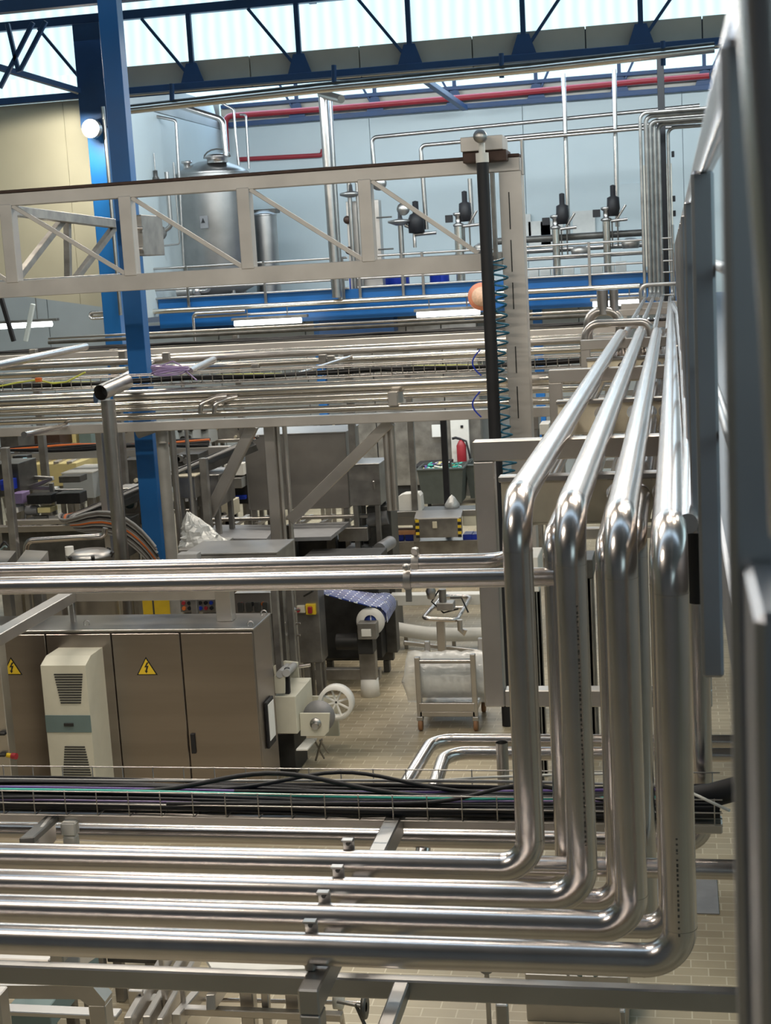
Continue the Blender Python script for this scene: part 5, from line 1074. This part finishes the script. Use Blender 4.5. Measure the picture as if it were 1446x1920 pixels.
# floor plate at lower right and drain
a = P(1192, 1710, z=0.004); b = P(1345, 1655, z=0.004)
box((a.x, a.y, 0.0), (b.x, b.y + 0.1, 0.012)).make('floor_plate', 'plate', None, 'grey square cover plate let into the tiled floor at lower right', 'floor plate')
# --- big hood and neighbours
t, a, b, z0, z1 = cabinet('machine_hood', 'big plain stainless hood box in the middle of the hall', 'machine hood', (462, 815, 652, 955), 20.3, 0.9, 'hood', 'steel')
box((a, 20.29, z0 + 0.02), (a + 0.02, 20.3, z1)).make('edge_fold', 'steel', t)
t, a, b, z0, z1 = cabinet('side_cabinet', 'smaller dark stainless cabinet just right of the big hood', 'cabinet', (655, 872, 713, 948), 20.0, 0.6, 'mach', 'steel', handle=True)
a, b, z0, z1 = face(645, 775, 905, 928, 33)
t = T('cold_store_wall', 'dark stainless panel wall under the mezzanine behind the waste bin', 'panel wall', ((a + b) / 2, 33, 0))
for u, v in zip(seg(4, a, b)[:-1], seg(4, a, b)[1:]): box((u + 0.01, 33, 0.25), (v - 0.01, 33.3, 3.9)).make('wall_panel', 'mach', t)
box((a, 33.05, 0), (b, 33.3, 0.25)).make('dark_gap_strip', 'void', t)  # black box stands in for the shaded gap under the panels
c = P(665, 862, y=32.9); MB().cyl(c, c + V((0.25, -0.05, 0.03)), 0.03).make('door_handle', 'steel', t)
c = P(864, 845, y=33); t = T('fire_point_panel', 'pale panel behind the fire extinguisher', 'panel', (c.x, 32.8, 0))
a, b, z0, z1 = face(846, 770, 880, 880, 32.8); box((a, 32.8, z0), (b, 32.9, z1)).make('panel', 'wplast', t); c = P(866, 800, y=32.78); box(c + V((-0.03, 0, -0.03)), c + V((0.03, 0.02, 0.03))).make('pictogram', 'dark', t); box((a, 32.8, 0), (b, 32.9, z0)).make('lower_panel', 'mach', t)
c = P(866, 852, y=32.6); t = T('fire_extinguisher', 'red fire extinguisher with black hose hanging on the pale panel', 'fire extinguisher', c)
MB().lathe(c, [(0.001, -0.25), (0.10, -0.24), (0.11, -0.2), (0.11, 0.2), (0.06, 0.3), (0.03, 0.33), (0.001, 0.34)], 20).make('cylinder', 'red', t)
MB().tube([c + V((0, 0, 0.34)), c + V((-0.12, 0, 0.38)), c + V((-0.2, 0, 0.36))], 0.03, 8).make('handle', 'dark', t); MB().tube([c + V((0, 0, 0.34)), c + V((0.12, -0.05, 0.3)), c + V((0.18, -0.05, 0)), c + V((0.22, -0.05, -0.3))], 0.025, 8).make('hose', 'dark', t)
c = P(818, 808, y=32.9); box(c + V((-0.1, 0, -0.14)), c + V((0.1, 0.02, 0.14))).make('notice_sheet', 'paper', None, 'white notice sheet on the dark panel wall left of the slim black post', 'notice')
# waste bins
def bin_(px0, px1, pyt, pyb, Y, label, fill):
    a = P(px0, pyt, y=Y).x; b = P(px1, pyt, y=Y).x; zt_ = P((px0 + px1) / 2, pyt, y=Y).z
    t = T('waste_bin', label, 'waste bin', ((a + b) / 2, Y, 0)); i = 0.08; w_ = (a + b) / 2
    mb = MB(); lo = [(a + i, Y + i, 0.12), (b - i, Y + i, 0.12), (b - i, Y + 0.9 - i, 0.12), (a + i, Y + 0.9 - i, 0.12)]; hi = [(a, Y, zt_), (b, Y, zt_), (b, Y + 0.9, zt_), (a, Y + 0.9, zt_)]
    hin = [(a + .05, Y + .05, zt_), (b - .05, Y + .05, zt_), (b - .05, Y + .85, zt_), (a + .05, Y + .85, zt_)]; lin = [(a + i + .05, Y + i + .05, 0.3), (b - i - .05, Y + i + .05, 0.3), (b - i - .05, Y + .8 - i, 0.3), (a + i + .05, Y + .8 - i, 0.3)]
    mb.add(lo + hi + hin + lin, [(3, 2, 1, 0)] + [(k, (k + 1) % 4, (k + 1) % 4 + 4, k + 4) for k in range(4)] + [(k + 4, (k + 1) % 4 + 4, (k + 1) % 4 + 8, k + 8) for k in range(4)] + [(k + 8, (k + 1) % 4 + 8, (k + 1) % 4 + 12, k + 12) for k in range(4)] + [(12, 13, 14, 15)])
    mb.make('tub', 'bin', t); MB().tube([hi[0], hi[1], hi[2], hi[3], hi[0]], 0.03, 8).make('rim', 'bin', t)
    for x in (a + 0.2, b - 0.2): MB().lathe((x, Y + 0.2, 0.07), [(0.001, -0.03), (0.07, -0.03), (0.07, 0.03), (0.001, 0.03)], 14, 'x').make('wheel', 'dark', t)
    if fill:
        q = T('rubbish', 'heap of green, white and purple packaging scraps in the left waste bin', 'rubbish', ((a + b) / 2, Y + 0.4, 0.3)); q['kind'] = 'stuff'; rn = random.Random(2); cols = {'green_scraps': [], 'white_scraps': [], 'purple_scraps': []}
        mbs = {'wplast': MB(), 'teal': MB(), 'pyel': MB(), 'purple': MB(), 'bluep': MB()}
        for k in range(150):
            x = rn.uniform(a + .12, b - .12); y = rn.uniform(Y + .1, Y + .8); z = zt_ - 0.22 + 0.22 * rn.random() + 0.08 * (y - Y); s_ = rn.uniform(0.03, 0.07)
            m_ = rn.choice(['wplast', 'teal', 'teal', 'pyel', 'wplast', 'purple']) if x < a + 0.35 else rn.choice(['wplast', 'teal', 'teal', 'pyel', 'wplast', 'bluep'] if x > b - 0.5 else ['wplast', 'teal', 'pyel', 'wplast'])
            d = V((rn.uniform(-1, 1), rn.uniform(-1, 1), rn.uniform(-.4, .4))).normalized(); mbs[m_].beam(V((x, y, z)) - d * s_, V((x, y, z)) + d * s_, s_ * 1.2, s_ * 0.5)
        for m_, k_ in mbs.items():
            if k_.v: k_.make('scraps', m_, q)
bin_(782, 868, 880, 950, 31.0, 'grey wheeled waste bin full of packaging scraps', True)
bin_(872, 930, 872, 945, 31.6, 'second dark waste bin partly hidden behind the support frame', False)
c = P(812, 868, y=31.9); beam(P(782, 872, y=31.9), P(845, 868, y=31.9), 0.9, 0.06).make('bin_lid', 'dark', None, 'black folded-back lid lying behind the waste bin', 'lid')
# conveyors beyond the level pipes
t = T('conveyor', 'stainless conveyor with a hazard-striped box, seen above the level pipes', 'conveyor', P(815, 1010, y=24)); Yk = 24.0
a, b, z0, z1 = face(732, 958, 925, 966, Yk)
box((a, Yk, z0), (b, Yk + 0.5, z1)).make('belt', 'mat', t); box((a, Yk - 0.03, z0 - 0.02), (b, Yk, z1 + 0.01)).make('side_rail', 'steel', t)
a2, b2, y0_, y1_ = face(783, 972, 862, 1008, Yk - 0.35)
box((a2, Yk - 0.35, y0_), (b2, Yk - 0.02, y1_)).make('drive_box', 'mach', t)
beam(V((a2 - 0.05, Yk - 0.2, y1_ + 0.03)), V((b2 + 0.03, Yk - 0.2, y1_ + 0.03)), 0.27, 0.05, (0, -0.35, 1)).make('sloping_lid', 'steel', t)
for x in (a2, b2):
    for k in range(6): box((x - 0.03, Yk - 0.36, y0_ + k * 0.052), (x + 0.03, Yk - 0.35, y0_ + k * 0.052 + 0.045)).make('hazard_stripe', 'yel' if k % 2 else 'void', t)
c = P(815, 985, y=Yk - 0.37); box(c + V((-0.035, 0, -0.05)), c + V((0.04, 0.015, 0.06))).make('sticker', 'creamp', t)
a3, b3, y0_, y1_ = face(732, 963, 778, 985, Yk); box((a3, Yk - 0.02, y0_), (b3, Yk + 0.4, y1_)).make('side_plate', 'steel', t)
a3, b3, y0_, y1_ = face(868, 966, 925, 985, Yk); box((a3, Yk - 0.02, y0_), (b3, Yk + 0.4, y1_)).make('side_plate', 'cream', t)
a3, b3, y0_, y1_ = face(737, 995, 779, 1003, Yk); box((a3, Yk, y0_), (b3, Yk + 0.3, y1_)).make('orange_strip', 'brown', t)
a3, b3, y0_, y1_ = face(732, 1015, 925, 1048, Yk); box((a3, Yk + 0.05, 0.3), (b3, Yk + 0.5, y1_)).make('lower_panel', 'mach', t)
legs(t, a3, b3, Yk + 0.05, 0.4, 0.3)
for i, px in enumerate((740, 760, 868, 885)):
    a3, b3, y0_, y1_ = face(px, 1002, px + 17, 1014, Yk + 0.1); box((a3, Yk + 0.1, y0_), (b3, Yk + 0.4, y1_)).make('blue_crate', 'bluep', None, 'blue crate under the conveyor, %s from the left' % ('first', 'second', 'third', 'fourth')[i], 'crate')
c0 = P(748, 953, y=24.6); 
pz_ = [P(a_, b_, y=24.1) for a_, b_ in ((748, 958), (747, 931), (756, 927), (784, 925), (788, 930), (791, 958))]
MB().prism([(p.x, p.z) for p in pz_], 'y', 24.1, 24.4).make('white_tub', 'wplast', None, 'white plastic tub standing behind the conveyor', 'tub')
c = P(848, 945, y=24.4); MB().lathe(c, [(0.001, -0.12), (0.12, -0.12), (0.13, 0.0), (0.05, 0.12), (0.001, 0.16)], 9).make('plastic_bag', 'foil', None, 'crumpled grey bag right of the slim black post', 'bag')
# dark framed machine left of the conveyor
t = T('packaging_machine', 'dark framed packaging machine with sloping grey plates below the big hood', 'machine', P(600, 1100, y=20)); Yk = 20.2
for px in (395, 545, 620, 690, 720): 
    x = P(px, 1000, y=Yk + 0.3).x; box((x - 0.07, Yk + 0.3, 0), (x + 0.07, Yk + 0.44, P(px, 985, y=Yk + 0.3).z)).make('frame_post', 'machd', t)
a, b, z0, z1 = face(378, 967, 693, 973, Yk); box((a, Yk - 0.1, z0), (b, Yk, z1)).make('long_rail', 'steelw', t)
def slab(poly, th, mat, name):
    pz = [P(*q[:2], y=q[2]) for q in poly]; n = len(pz); MB().add(pz + [p - V((0, 0, th)) for p in pz], [tuple(range(n)), tuple(reversed(range(n, 2 * n)))] + [(i, (i + 1) % n, (i + 1) % n + n, i + n) for i in range(n)]).make(name, mat, t)
slab([(392, 1010, 18.4), (500, 1010, 18.5), (520, 984, 19.8), (402, 984, 19.8)], 0.1, 'plate', 'feed_table')
slab([(545, 1008, 18.4), (620, 1006, 18.5), (655, 978, 19.9), (548, 982, 19.8)], 0.05, 'plate', 'sloping_table')
a, b, z0, z1 = face(640, 985, 695, 1010, Yk); box((a, Yk - 0.2, z0), (b, Yk, z1)).make('grey_guard', 'mach', t)
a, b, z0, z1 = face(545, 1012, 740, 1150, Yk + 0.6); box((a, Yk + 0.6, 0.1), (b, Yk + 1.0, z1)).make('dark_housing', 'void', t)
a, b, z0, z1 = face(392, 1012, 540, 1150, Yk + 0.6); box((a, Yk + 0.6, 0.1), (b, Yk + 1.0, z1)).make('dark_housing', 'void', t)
a, b, z0, z1 = face(690, 950, 735, 1048, Yk); box((a, Yk, 0.0), (b, Yk + 0.5, z1)).make('tall_housing', 'machd', t)
for px in (400, 440, 480, 560, 600, 640): beam(P(px, 985, y=Yk), P(px + 25, 968, y=Yk + 1), 0.06).make('cross_slat', 'steelw', t)
a, b, z0, z1 = face(640, 1035, 690, 1048, Yk - 0.4); box((a, Yk - 0.4, z0), (b, Yk + 0.3, z1)).make('drawer', 'plate', t)
c = P(714, 1030, y=19.5); MB().cyl(c + V((-0.02, 0.0, 0)), c + V((0.04, 0.5, 0)), 0.09, 24).make('film_drum', 'plate', t)
MB().cyl(P(690, 976, y=Yk), P(728, 970, y=Yk), 0.1, 20).make('grey_drum', 'plate', t)
# stainless lidded box close behind the level pipes
t, a, b, z0, z1 = cabinet('lidded_box', 'low stainless box with a bright lid right behind the level pipes', 'box', (345, 1040, 520, 1080), 14.6, 0.7, 'mach', 'steel')
a, b, z0, z1 = face(335, 1037, 372, 1056, 14.4); box((a, 14.35, z0), (b, 14.5, z1)).make('latch_box', 'gcable', t)
# film bag
cabinet('machine_block', 'low dull machine block carrying the crumpled film bag', 'machine', (335, 1030, 405, 1060), 15.5, 0.7, 'mach')
t = T('plastic_bag', 'crumpled bag of clear film leaning behind the stainless lidded box', 'bag', P(375, 1030, y=15.8)); rn = random.Random(9)
mb = MB(); c = P(375, 1000, y=15.8); vs = []; nu, nv = 20, 12
for j in range(nv + 1):
    f = j / nv; z = c.z - 0.27 + 0.5 * f; w_ = 0.30 * (1 - f ** 1.5) + 0.02; ox = 0.10 * (1 - f) - 0.12 * f
    for i in range(nu):
        a_ = 2 * math.pi * i / nu; r_ = w_ * (0.85 + 0.3 * rn.random()); vs.append((c.x + ox + r_ * math.cos(a_), c.y + 0.6 * r_ * math.sin(a_), z + 0.03 * rn.random()))
mb.add(vs, [(j * nu + i, j * nu + (i + 1) % nu, (j + 1) * nu + (i + 1) % nu, (j + 1) * nu + i) for j in range(nv) for i in range(nu)]); mb.make('bag', 'foil', t)
# left cluster
t, a, b, z0, z1 = cabinet('machine_casing', 'stainless machine panel with a round window left of the blue column', 'machine', (218, 915, 275, 985), 19.0, 0.4, 'steelw')
c = P(244, 944, y=18.95); MB().lathe(c, [(0.07, -0.03), (0.1, -0.03), (0.11, 0.02), (0.07, 0.02), (0.07, -0.03)], 24, 'y').make('window_ring', 'steel', t); MB().lathe(c, [(0.001, 0), (0.07, 0), (0.07, 0.02), (0.001, 0.02)], 20, 'y').make('window_glass', 'green', t)
t, a, b, z0, z1 = cabinet('grey_cabinet', 'grey cabinet with a light top between the slim posts left of the hood', 'cabinet', (368, 893, 412, 950), 18.8, 0.7, 'mach', 'steel')
t, a, b, z0, z1 = cabinet('motor_cover', 'worn stainless motor cover left of the grey cabinet', 'cover', (328, 895, 366, 935), 18.6, 0.5, 'mach', 'creamp')
t, a, b, z0, z1 = cabinet('lit_tunnel', 'white hooded tunnel with blue light painted inside, left of the big hood', 'tunnel', (424, 868, 470, 945), 22.5, 0.8, 'void')
a, b, z0, z1 = face(424, 893, 460, 912, 22.4); box((a, 22.2, z0), (b, 22.5, z1)).make('white_hood', 'steel', t)
a, b, z0, z1 = face(424, 868, 460, 890, 22.4); box((a, 22.3, z0), (b, 22.5, z1)).make('top_hood', 'wplast', t)
a, b, z0, z1 = face(424, 930, 460, 937, 22.4); box((a, 22.4, z0), (b, 22.5, z1)).make('blue_glow_strip', 'bluep', t)  # blue light inside the tunnel, put in as a blue strip
t, a, b, z0, z1 = cabinet('yellow_cover', 'pale yellow machine cover at the left, under dark slats', 'cover', (38, 870, 145, 912), 22.0, 1.0, 'pyel')
for i in range(4): beam(P(55 + 25 * i, 868, y=22), P(80 + 25 * i, 855, y=22.8), 0.09, 0.05).make('slat', 'steelw', t)
t, a, b, z0, z1 = cabinet('operator_screen', 'small dark terminal with a lit cyan screen at the left', 'screen', (24, 855, 50, 876), 19.5, 0.2, 'void')
a, b, z0, z1 = face(41, 859, 49, 868, 19.45); box((a, 19.47, z0), (b, 19.5, z1)).make('display', 'screen', t)
t, a, b, z0, z1 = cabinet('green_cabinet', 'tall grey-green cabinet behind the slim posts at the left', 'cabinet', (150, 800, 173, 890), 23.0, 0.5, 'green')
t, a, b, z0, z1 = cabinet('white_cabinet', 'pale cabinet with a light top below the grey-green cabinet', 'cabinet', (118, 888, 175, 935), 20.5, 0.9, 'wlow', 'wplast')
for i, (px, c_) in enumerate((((35, 808, 112, 838), 'rust'), ((112, 808, 142, 838), 'pyel'), ((0, 805, 34, 845), 'machd'), ((-20, 870, 36, 930), 'machd'))):
    cabinet('machine_block', ('dark brown machine block under the long beam at the left', 'pale yellow machine block beside the brown one', 'dark machine block at the left edge under the beam', 'dark machine block below the lit screen')[i], 'machine', px, (22.5, 23, 21.5, 18.5)[i], 0.6, c_)
t, a, b, z0, z1 = cabinet('machine_bed', 'long dark machine bed with rails across the left middle', 'machine', (5, 990, 215, 1060), 17.9, 1.0, 'machd')
box((a, 17.75, z1 - 0.02), (b, 17.9, z1 + 0.06)).make('front_rail', 'steelw', t)
a, b, z0, z1 = face(10, 975, 130, 984, 17.6); box((a, 17.6, z0), (b, 17.7, z1)).make('upper_rail', 'steelw', t)
rn = random.Random(21)
for k in range(14):
    px = rn.uniform(15, 130); py = rn.uniform(985, 994); c = P(px, py, y=17.8); MB().cyl(c, c + V((0.06, 0, 0.02)), 0.035, 10).make('fitting', rn.choice(['steel', 'void', 'mach']), t)
t = T('tilting_arm_frame', 'angled rail frame with pale plates at the left edge', 'frame', P(60, 950, y=18.6))
for e in ((0, 892, 100, 897, 19), (100, 897, 10, 930, 18.8), (100, 897, 50, 922, 19), (48, 915, 96, 915, 18.8), (48, 916, 48, 948, 18.8), (96, 905, 104, 965, 18.6), (38, 942, 80, 942, 18.5), (44, 942, 44, 980, 18.5), (96, 920, 155, 920, 18.7), (152, 920, 156, 945, 18.7), (0, 890, 18, 975, 18.9)):
    beam(P(e[0], e[1], y=e[4]), P(e[2], e[3], y=e[4]), 0.06, 0.05).make('rail', 'steel', t)
a, b, z0, z1 = face(20, 920, 47, 932, 18.8); beam(P(12, 932, y=18.7), P(48, 915, y=19.2), 0.25, 0.02).make('pale_plate', 'wplast', t)
box(*(lambda f: ((f[0], 18.9, f[2]), (f[1], 19.1, f[3])))(face(60, 917, 98, 923, 18.9))).make('pale_plate', 'wplast', t)
for i, (px, m_) in enumerate((((70, 952, 94, 962), 'pyel'), ((44, 950, 66, 968), 'plate'), ((60, 968, 84, 978), 'machd'), ((110, 893, 150, 905), 'machd'), ((105, 925, 150, 945), 'void'), ((50, 928, 96, 945), 'void'), ((0, 900, 20, 920), 'bluep'), ((22, 925, 42, 945), 'lilac'), ((10, 952, 34, 962), 'wplast'))):
    a, b, z0, z1 = face(*px, 18.3); 
    if i in (1, 2): 
        MB().cyl((a, 18.4, (z0 + z1) / 2), (b, 18.4, (z0 + z1) / 2), (z1 - z0) / 2, 20).make('motor', m_, t)
    else: box((a, 18.3, z0), (b, 18.55, z1)).make('cover' if m_ in ('pyel', 'wplast') else 'housing', m_, t)
t = T('bent_hand_pipe', 'thin bent pipe rail above the silver drum lid', 'pipe', P(110, 1010, y=16.2))
MB().pipe([P(48, 1045, y=16.2), P(50, 1014, y=16.2), P(195, 1005, y=16.2), P(198, 990, y=16.2)], 0.035, 0.1, 12).make('rail', 'pipe', t)
c = P(168, 1040, y=15.9); t = T('silver_drum', 'silver drum with a clamped domed lid behind the level pipes', 'drum', (c.x, 15.9, 0))
MB().lathe((c.x, 15.9, 0), [(0.001, 0.3), (0.27, 0.3), (0.27, c.z - 0.02), (0.28, c.z), (0.2, c.z + 0.05), (0.001, c.z + 0.06)], 32).make('shell', 'steel', t)
for k in range(6): a_ = k * math.pi / 3; MB().beam(V((c.x + 0.25 * math.cos(a_), 15.9 + 0.25 * math.sin(a_), c.z - 0.03)), V((c.x + 0.29 * math.cos(a_), 15.9 + 0.29 * math.sin(a_), c.z + 0.03)), 0.04).make('clamp', 'void', t)
MB().cyl((c.x - 0.2, 15.8, c.z + 0.02), (c.x - 0.2, 15.8, c.z + 0.12), 0.05).make('inlet', 'wplast', t)
for k in range(3): a_ = k * 2.1; MB().cyl((c.x + 0.2 * math.cos(a_), 15.9 + 0.2 * math.sin(a_), 0), (c.x + 0.2 * math.cos(a_), 15.9 + 0.2 * math.sin(a_), 0.3), 0.025, 10).make('leg', 'steel', t)
for i, (px, w_) in enumerate(((-30, 0), (30, 0))):
    t = T('sloping_lid', ('left', 'right')[i] + ' one of two sloping pale lids behind the level pipes at the left edge', 'lid', P(px + 20, 1045, y=14.5))
    pz = [P(px - 10, 1068, y=13.9), P(px + 30, 1070, y=13.9), P(px + 60, 1033, y=15.2), P(px + 18, 1031, y=15.2)]
    MB().add(pz + [p - V((0, 0, 0.12)) for p in pz], [(0, 1, 2, 3), (7, 6, 5, 4)] + [(k, (k + 1) % 4, (k + 1) % 4 + 4, k + 4) for k in range(4)]).make('lid', 'steel', t)
    beam(V(((pz[0].x + pz[2].x) / 2, 14.7, 0)), V(((pz[0].x + pz[2].x) / 2, 14.7, pz[0].z - 0.1)), 0.1).make('stand', 'mach', t)
MB().tube([P(-5 + 3 * k, 1022 + 5 * math.sin(k * 1.1) - k * 0.3, y=15.4) for k in range(8)], 0.012, 6).make('cable', 'dark', None, 'black cable loop at the left edge above the sloping lids', 'cable')
MB().tube([P(-5 + 3 * k, 1028 + 4 * math.sin(k * 1.0), y=15.3) for k in range(7)], 0.012, 6).make('cable', 'green', None, 'dark green cable loop at the left edge above the sloping lids', 'cable')
# assorted machines between the posts in the far middle
rn = random.Random(31)
items = [((225, 808, 262, 842), 22.5, 'steelw', 'worn pale machine head left of the blue column'), ((335, 800, 362, 835), 24, 'wlow', 'pale machine housing with black hose, seen under the beam right of the blue column'), ((362, 800, 392, 832), 24.5, 'wlow', 'second pale machine housing under the beam'),
         ((395, 800, 455, 828), 25, 'mach', 'dull steel machine block under the beam left of the hood'), ((232, 862, 262, 915), 21.6, 'machd', 'dark machine head left of the blue column'), ((330, 852, 372, 880), 20.5, 'machd', 'dark machine block behind the sloping cable ladder'),
         ((322, 940, 365, 960), 19.5, 'machd', 'low dark machine block behind the film bag'), ((378, 950, 425, 970), 21.5, 'machd', 'dark block below the grey cabinet'), ((415, 942, 432, 970), 21.2, 'creamp', 'cream machine foot left of the big hood'),
         ((540, 790, 600, 812), 28, 'wlow', 'pale duct box behind the top of the big hood'), ((600, 790, 640, 815), 27, 'machd', 'dark box behind the top right of the big hood')]
for px, Y, m_, lab in items:
    t, a, b, z0, z1 = cabinet('machine_block', lab, 'machine', px, Y, 0.5, m_)
    for k in range(5):
        x = rn.uniform(a, b); z = rn.uniform(z0, z1); MB().cyl((x, Y - 0.06, z), (x, Y, z), rn.uniform(0.02, 0.05), 10).make('fitting', rn.choice(['void', 'steel', 'creamp']), t)
    beam((a, Y - 0.05, z0 + 0.02), (b, Y - 0.05, z0 + 0.02), 0.05, 0.06).make('rail', 'steelw', t)
# right side machines seen between frames
for px, Y, m_, lab in (((990, 775, 1010, 805), 26, 'pipe2', 'steel machine seen right of the gantry column under the clad pipes'), ((1012, 795, 1030, 815), 25, 'wplast', 'white housing seen right of the gantry column'), ((985, 1045, 1010, 1110), 14, 'wplast', 'white stepped machine cover seen between the first two big risers'), ((1090, 1050, 1112, 1085), 15, 'machd', 'dark machine block seen between the second and third big risers')):
    cabinet('machine_block', lab, 'machine', px, Y, 0.5, m_)
# ------------------------------------------------------------------ machines at the bottom left, close below
t = T('bottom_frame', 'stainless machine frame with mitred corner at the bottom left', 'machine frame', P(120, 1890, y=6.4)); Yk = 6.6
q_ = [P(a_, b_, y=Yk) for a_, b_ in ((-60, 1848), (172, 1848), (197, 1878), (197, 1886), (165, 1886), (150, 1874), (-60, 1872))]
MB().prism([(p.x, p.z) for p in q_], 'y', Yk, Yk + 0.1).make('top_bar', 'steelw', t)
box((q_[4].x, Yk, 0), (q_[3].x, Yk + 0.1, q_[3].z)).make('leg', 'steelw', t)
x = P(8, 1880, y=6.4).x; box((x - 0.03, 6.3, 0), (x + 0.03, 6.4, P(8, 1848, y=6.4).z)).make('leg', 'steelw', t)
x = P(105, 1790, y=6.2).x; box((x - 0.035, 6.2, 2.0), (x + 0.035, 6.3, P(105, 1765, y=6.2).z)).make('upper_post', 'steelw', t)
a, b, z0, z1 = face(-60, 1798, 92, 1812, 6.2); box((a, 6.2, z0), (b, 6.3, z1)).make('ledge', 'steelw', t)
beam(P(130, 1800, y=6.3), P(185, 1765, y=7.4), 0.1).make('rear_bar', 'steelw', t)
t, a, b, z0, z1 = cabinet('perforated_step', 'dark perforated metal mat beneath the lowest pipe', 'step mat', (200, 1775, 292, 1806), 9.5, 1.2, 'machd', 'mat')
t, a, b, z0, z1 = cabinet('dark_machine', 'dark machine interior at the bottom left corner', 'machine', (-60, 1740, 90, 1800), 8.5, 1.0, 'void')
MB().tube([P(48, 1768, y=8.3), P(50, 1800, y=8.3)], 0.02, 10).make('rod', 'pipe', t)
t, a, b, z0, z1 = cabinet('dark_machine', 'dark green-grey machine part inside the bottom left frame', 'machine', (20, 1885, 95, 1930), 8.0, 0.8, 'green')
beam((a, 7.9, z1 + 0.02), (b + 0.5, 7.9, z1 + 0.02), 0.1, 0.03).make('plate', 'steel', t)
t = T('rail_conveyor', 'slanting conveyor rails with bolt holes below the lowest pipe', 'conveyor', P(300, 1880, y=8.8))
for (a_, b_, w_, h_) in (((275, 1920, 8.2), (350, 1790, 9.8), 0.05, 0.1), ((300, 1925, 8.2), (372, 1795, 9.8), 0.04, 0.1), ((330, 1915, 8.4), (385, 1850, 9.0), 0.06, 0.1), ((395, 1880, 8.4), (420, 1845, 9.0), 0.06, 0.1), ((240, 1925, 8.0), (330, 1765, 9.8), 0.05, 0.12)):
    beam(P(*a_[:2], y=a_[2]), P(*b_[:2], y=b_[2]), w_, h_).make('slanting_rail', 'steelw', t)
a, b, z0, z1 = face(241, 1858, 268, 1900, 8.4); pl = box((a, 8.4, z0), (b, 8.43, z1)).make('hole_plate', 'steelw', t)
for k in range(5): c = P(262, 1866 + 8 * k, y=8.4); MB().cyl(c + V((0, -0.004, 0)), c, 0.008, 8).make('bolt_hole', 'void', pl)
for px, py0, py1 in ((298, 1770, 1885), (340, 1850, 1890), (290, 1875, 1920), (460, 1850, 1912), (545, 1840, 1920)):
    c0 = P(px, py0, y=8.6); c1 = P(px + 4, py1, y=8.6); w_ = 0.03 if px in (298, 340) else 0.09
    box((c0.x - w_ / 2, 8.6, 0), (c0.x + w_ / 2, 8.6 + w_, c0.z)).make('post', 'steelw', t)
a, b, z0, z1 = face(338, 1897, 640, 1911, 8.5); box((a, 8.5, z0), (b, 8.56, z1)).make('lower_rail', 'steelw', t)
MB().tube([P(380, 1874, y=8.9), P(680, 1881, y=8.9)], 0.015, 8).make('shaft', 'pipe', t)
# hand wheel with lever
c = P(684, 1888, y=8.6); t = T('hand_wheel', 'small dark hand wheel with a lever at the bottom of the picture', 'hand wheel', c)
MB().lathe(c, [(0.03, -0.01), (0.075, -0.015), (0.08, 0), (0.075, 0.015), (0.03, 0.01)], 24, 'x').make('wheel', 'machd', t)
MB().cyl(c + V((-0.18, 0, 0.03)), c + V((0, 0, 0)), 0.012).make('shaft', 'mach', t); MB().beam(c + V((-0.06, 0, 0.02)), c + V((0.0, -0.02, -0.12)), 0.02).make('lever', 'machd', t)
c = P(635, 1875, y=8.9); t = T('guide_roller', 'pale guide roller left of the hand wheel', 'roller', c); MB().lathe(c, [(0.001, -0.03), (0.06, -0.03), (0.06, 0.03), (0.001, 0.03)], 20, 'x').make('roller', 'wplast', t); beam(c, c + V((0, 0.2, -0.6)), 0.03).make('arm', 'steelw', t)
# white funnel sheet and hinge seen just below the lowest pipe
t = T('white_cover', 'white plastic cover sheet seen just under the lowest pipe', 'cover', P(460, 1795, y=8.0))
pz = [P(370, 1770, y=9.0), P(640, 1770, y=9.0), P(630, 1815, y=8.2), P(400, 1820, y=8.2)]
MB().add(pz + [p - V((0, 0, 0.03)) for p in pz], [(0, 1, 2, 3), (7, 6, 5, 4)] + [(k, (k + 1) % 4, (k + 1) % 4 + 4, k + 4) for k in range(4)]).make('sheet', 'wplast', t)
beam(V((pz[3].x + .2, 8.6, 0)), V((pz[3].x + .2, 8.6, pz[3].z - 0.0)), 0.05).make('stand', 'steelw', t)
c = P(460, 1796, y=7.9); o = box(c + V((-0.04, 0, -0.035)), c + V((0.04, 0.03, 0.035))).make('hinge', 'machd', t)
# things on the floor at the bottom right
c = P(912, 1812, y=8.9); t = T('castor_part', 'grey disc wheel with an arm below the lowest pipe elbow', 'wheel', c)
MB().lathe(c, [(0.001, -0.015), (0.05, -0.015), (0.05, 0.015), (0.001, 0.015)], 20, 'y').make('disc', 'plate', t); beam(c, c + V((0.3, 0.05, 0)), 0.03).make('arm', 'steel', t); beam(c, V((c.x, c.y + 0.02, 0)), 0.03).make('stand', 'mach', t)
for i, (px, py) in enumerate(((940, 1885), (1167, 1897))):
    c = P(px, py, y=6.9 if i == 0 else 7.5); t = T('floor_stand', ('left', 'right')[i] + ' slim upright end showing under the bottom cross beam', 'stand', c); box((c.x - 0.03 + 0.015 * i, c.y, 0), (c.x + 0.03 - 0.015 * i, c.y + 0.06, c.z)).make('post', 'steel', t)
MB().tube([P(1052 + 8 * k, 1824 + 8 * math.sin(k * 1.7), y=9.5 + 0.1 * math.cos(k)) for k in range(14)], 0.008, 6).make('cable', 'green', None, 'dark green tangled cable below the nearest riser bend', 'cable')
c = P(1110, 1838, y=9.6); box((c.x - 0.45, 9.5, 0), (c.x + 0.25, 9.9, P(1110, 1830, y=9.5).z)).make('low_table', 'steel', None, 'low steel table carrying the tangled green cable', 'table')
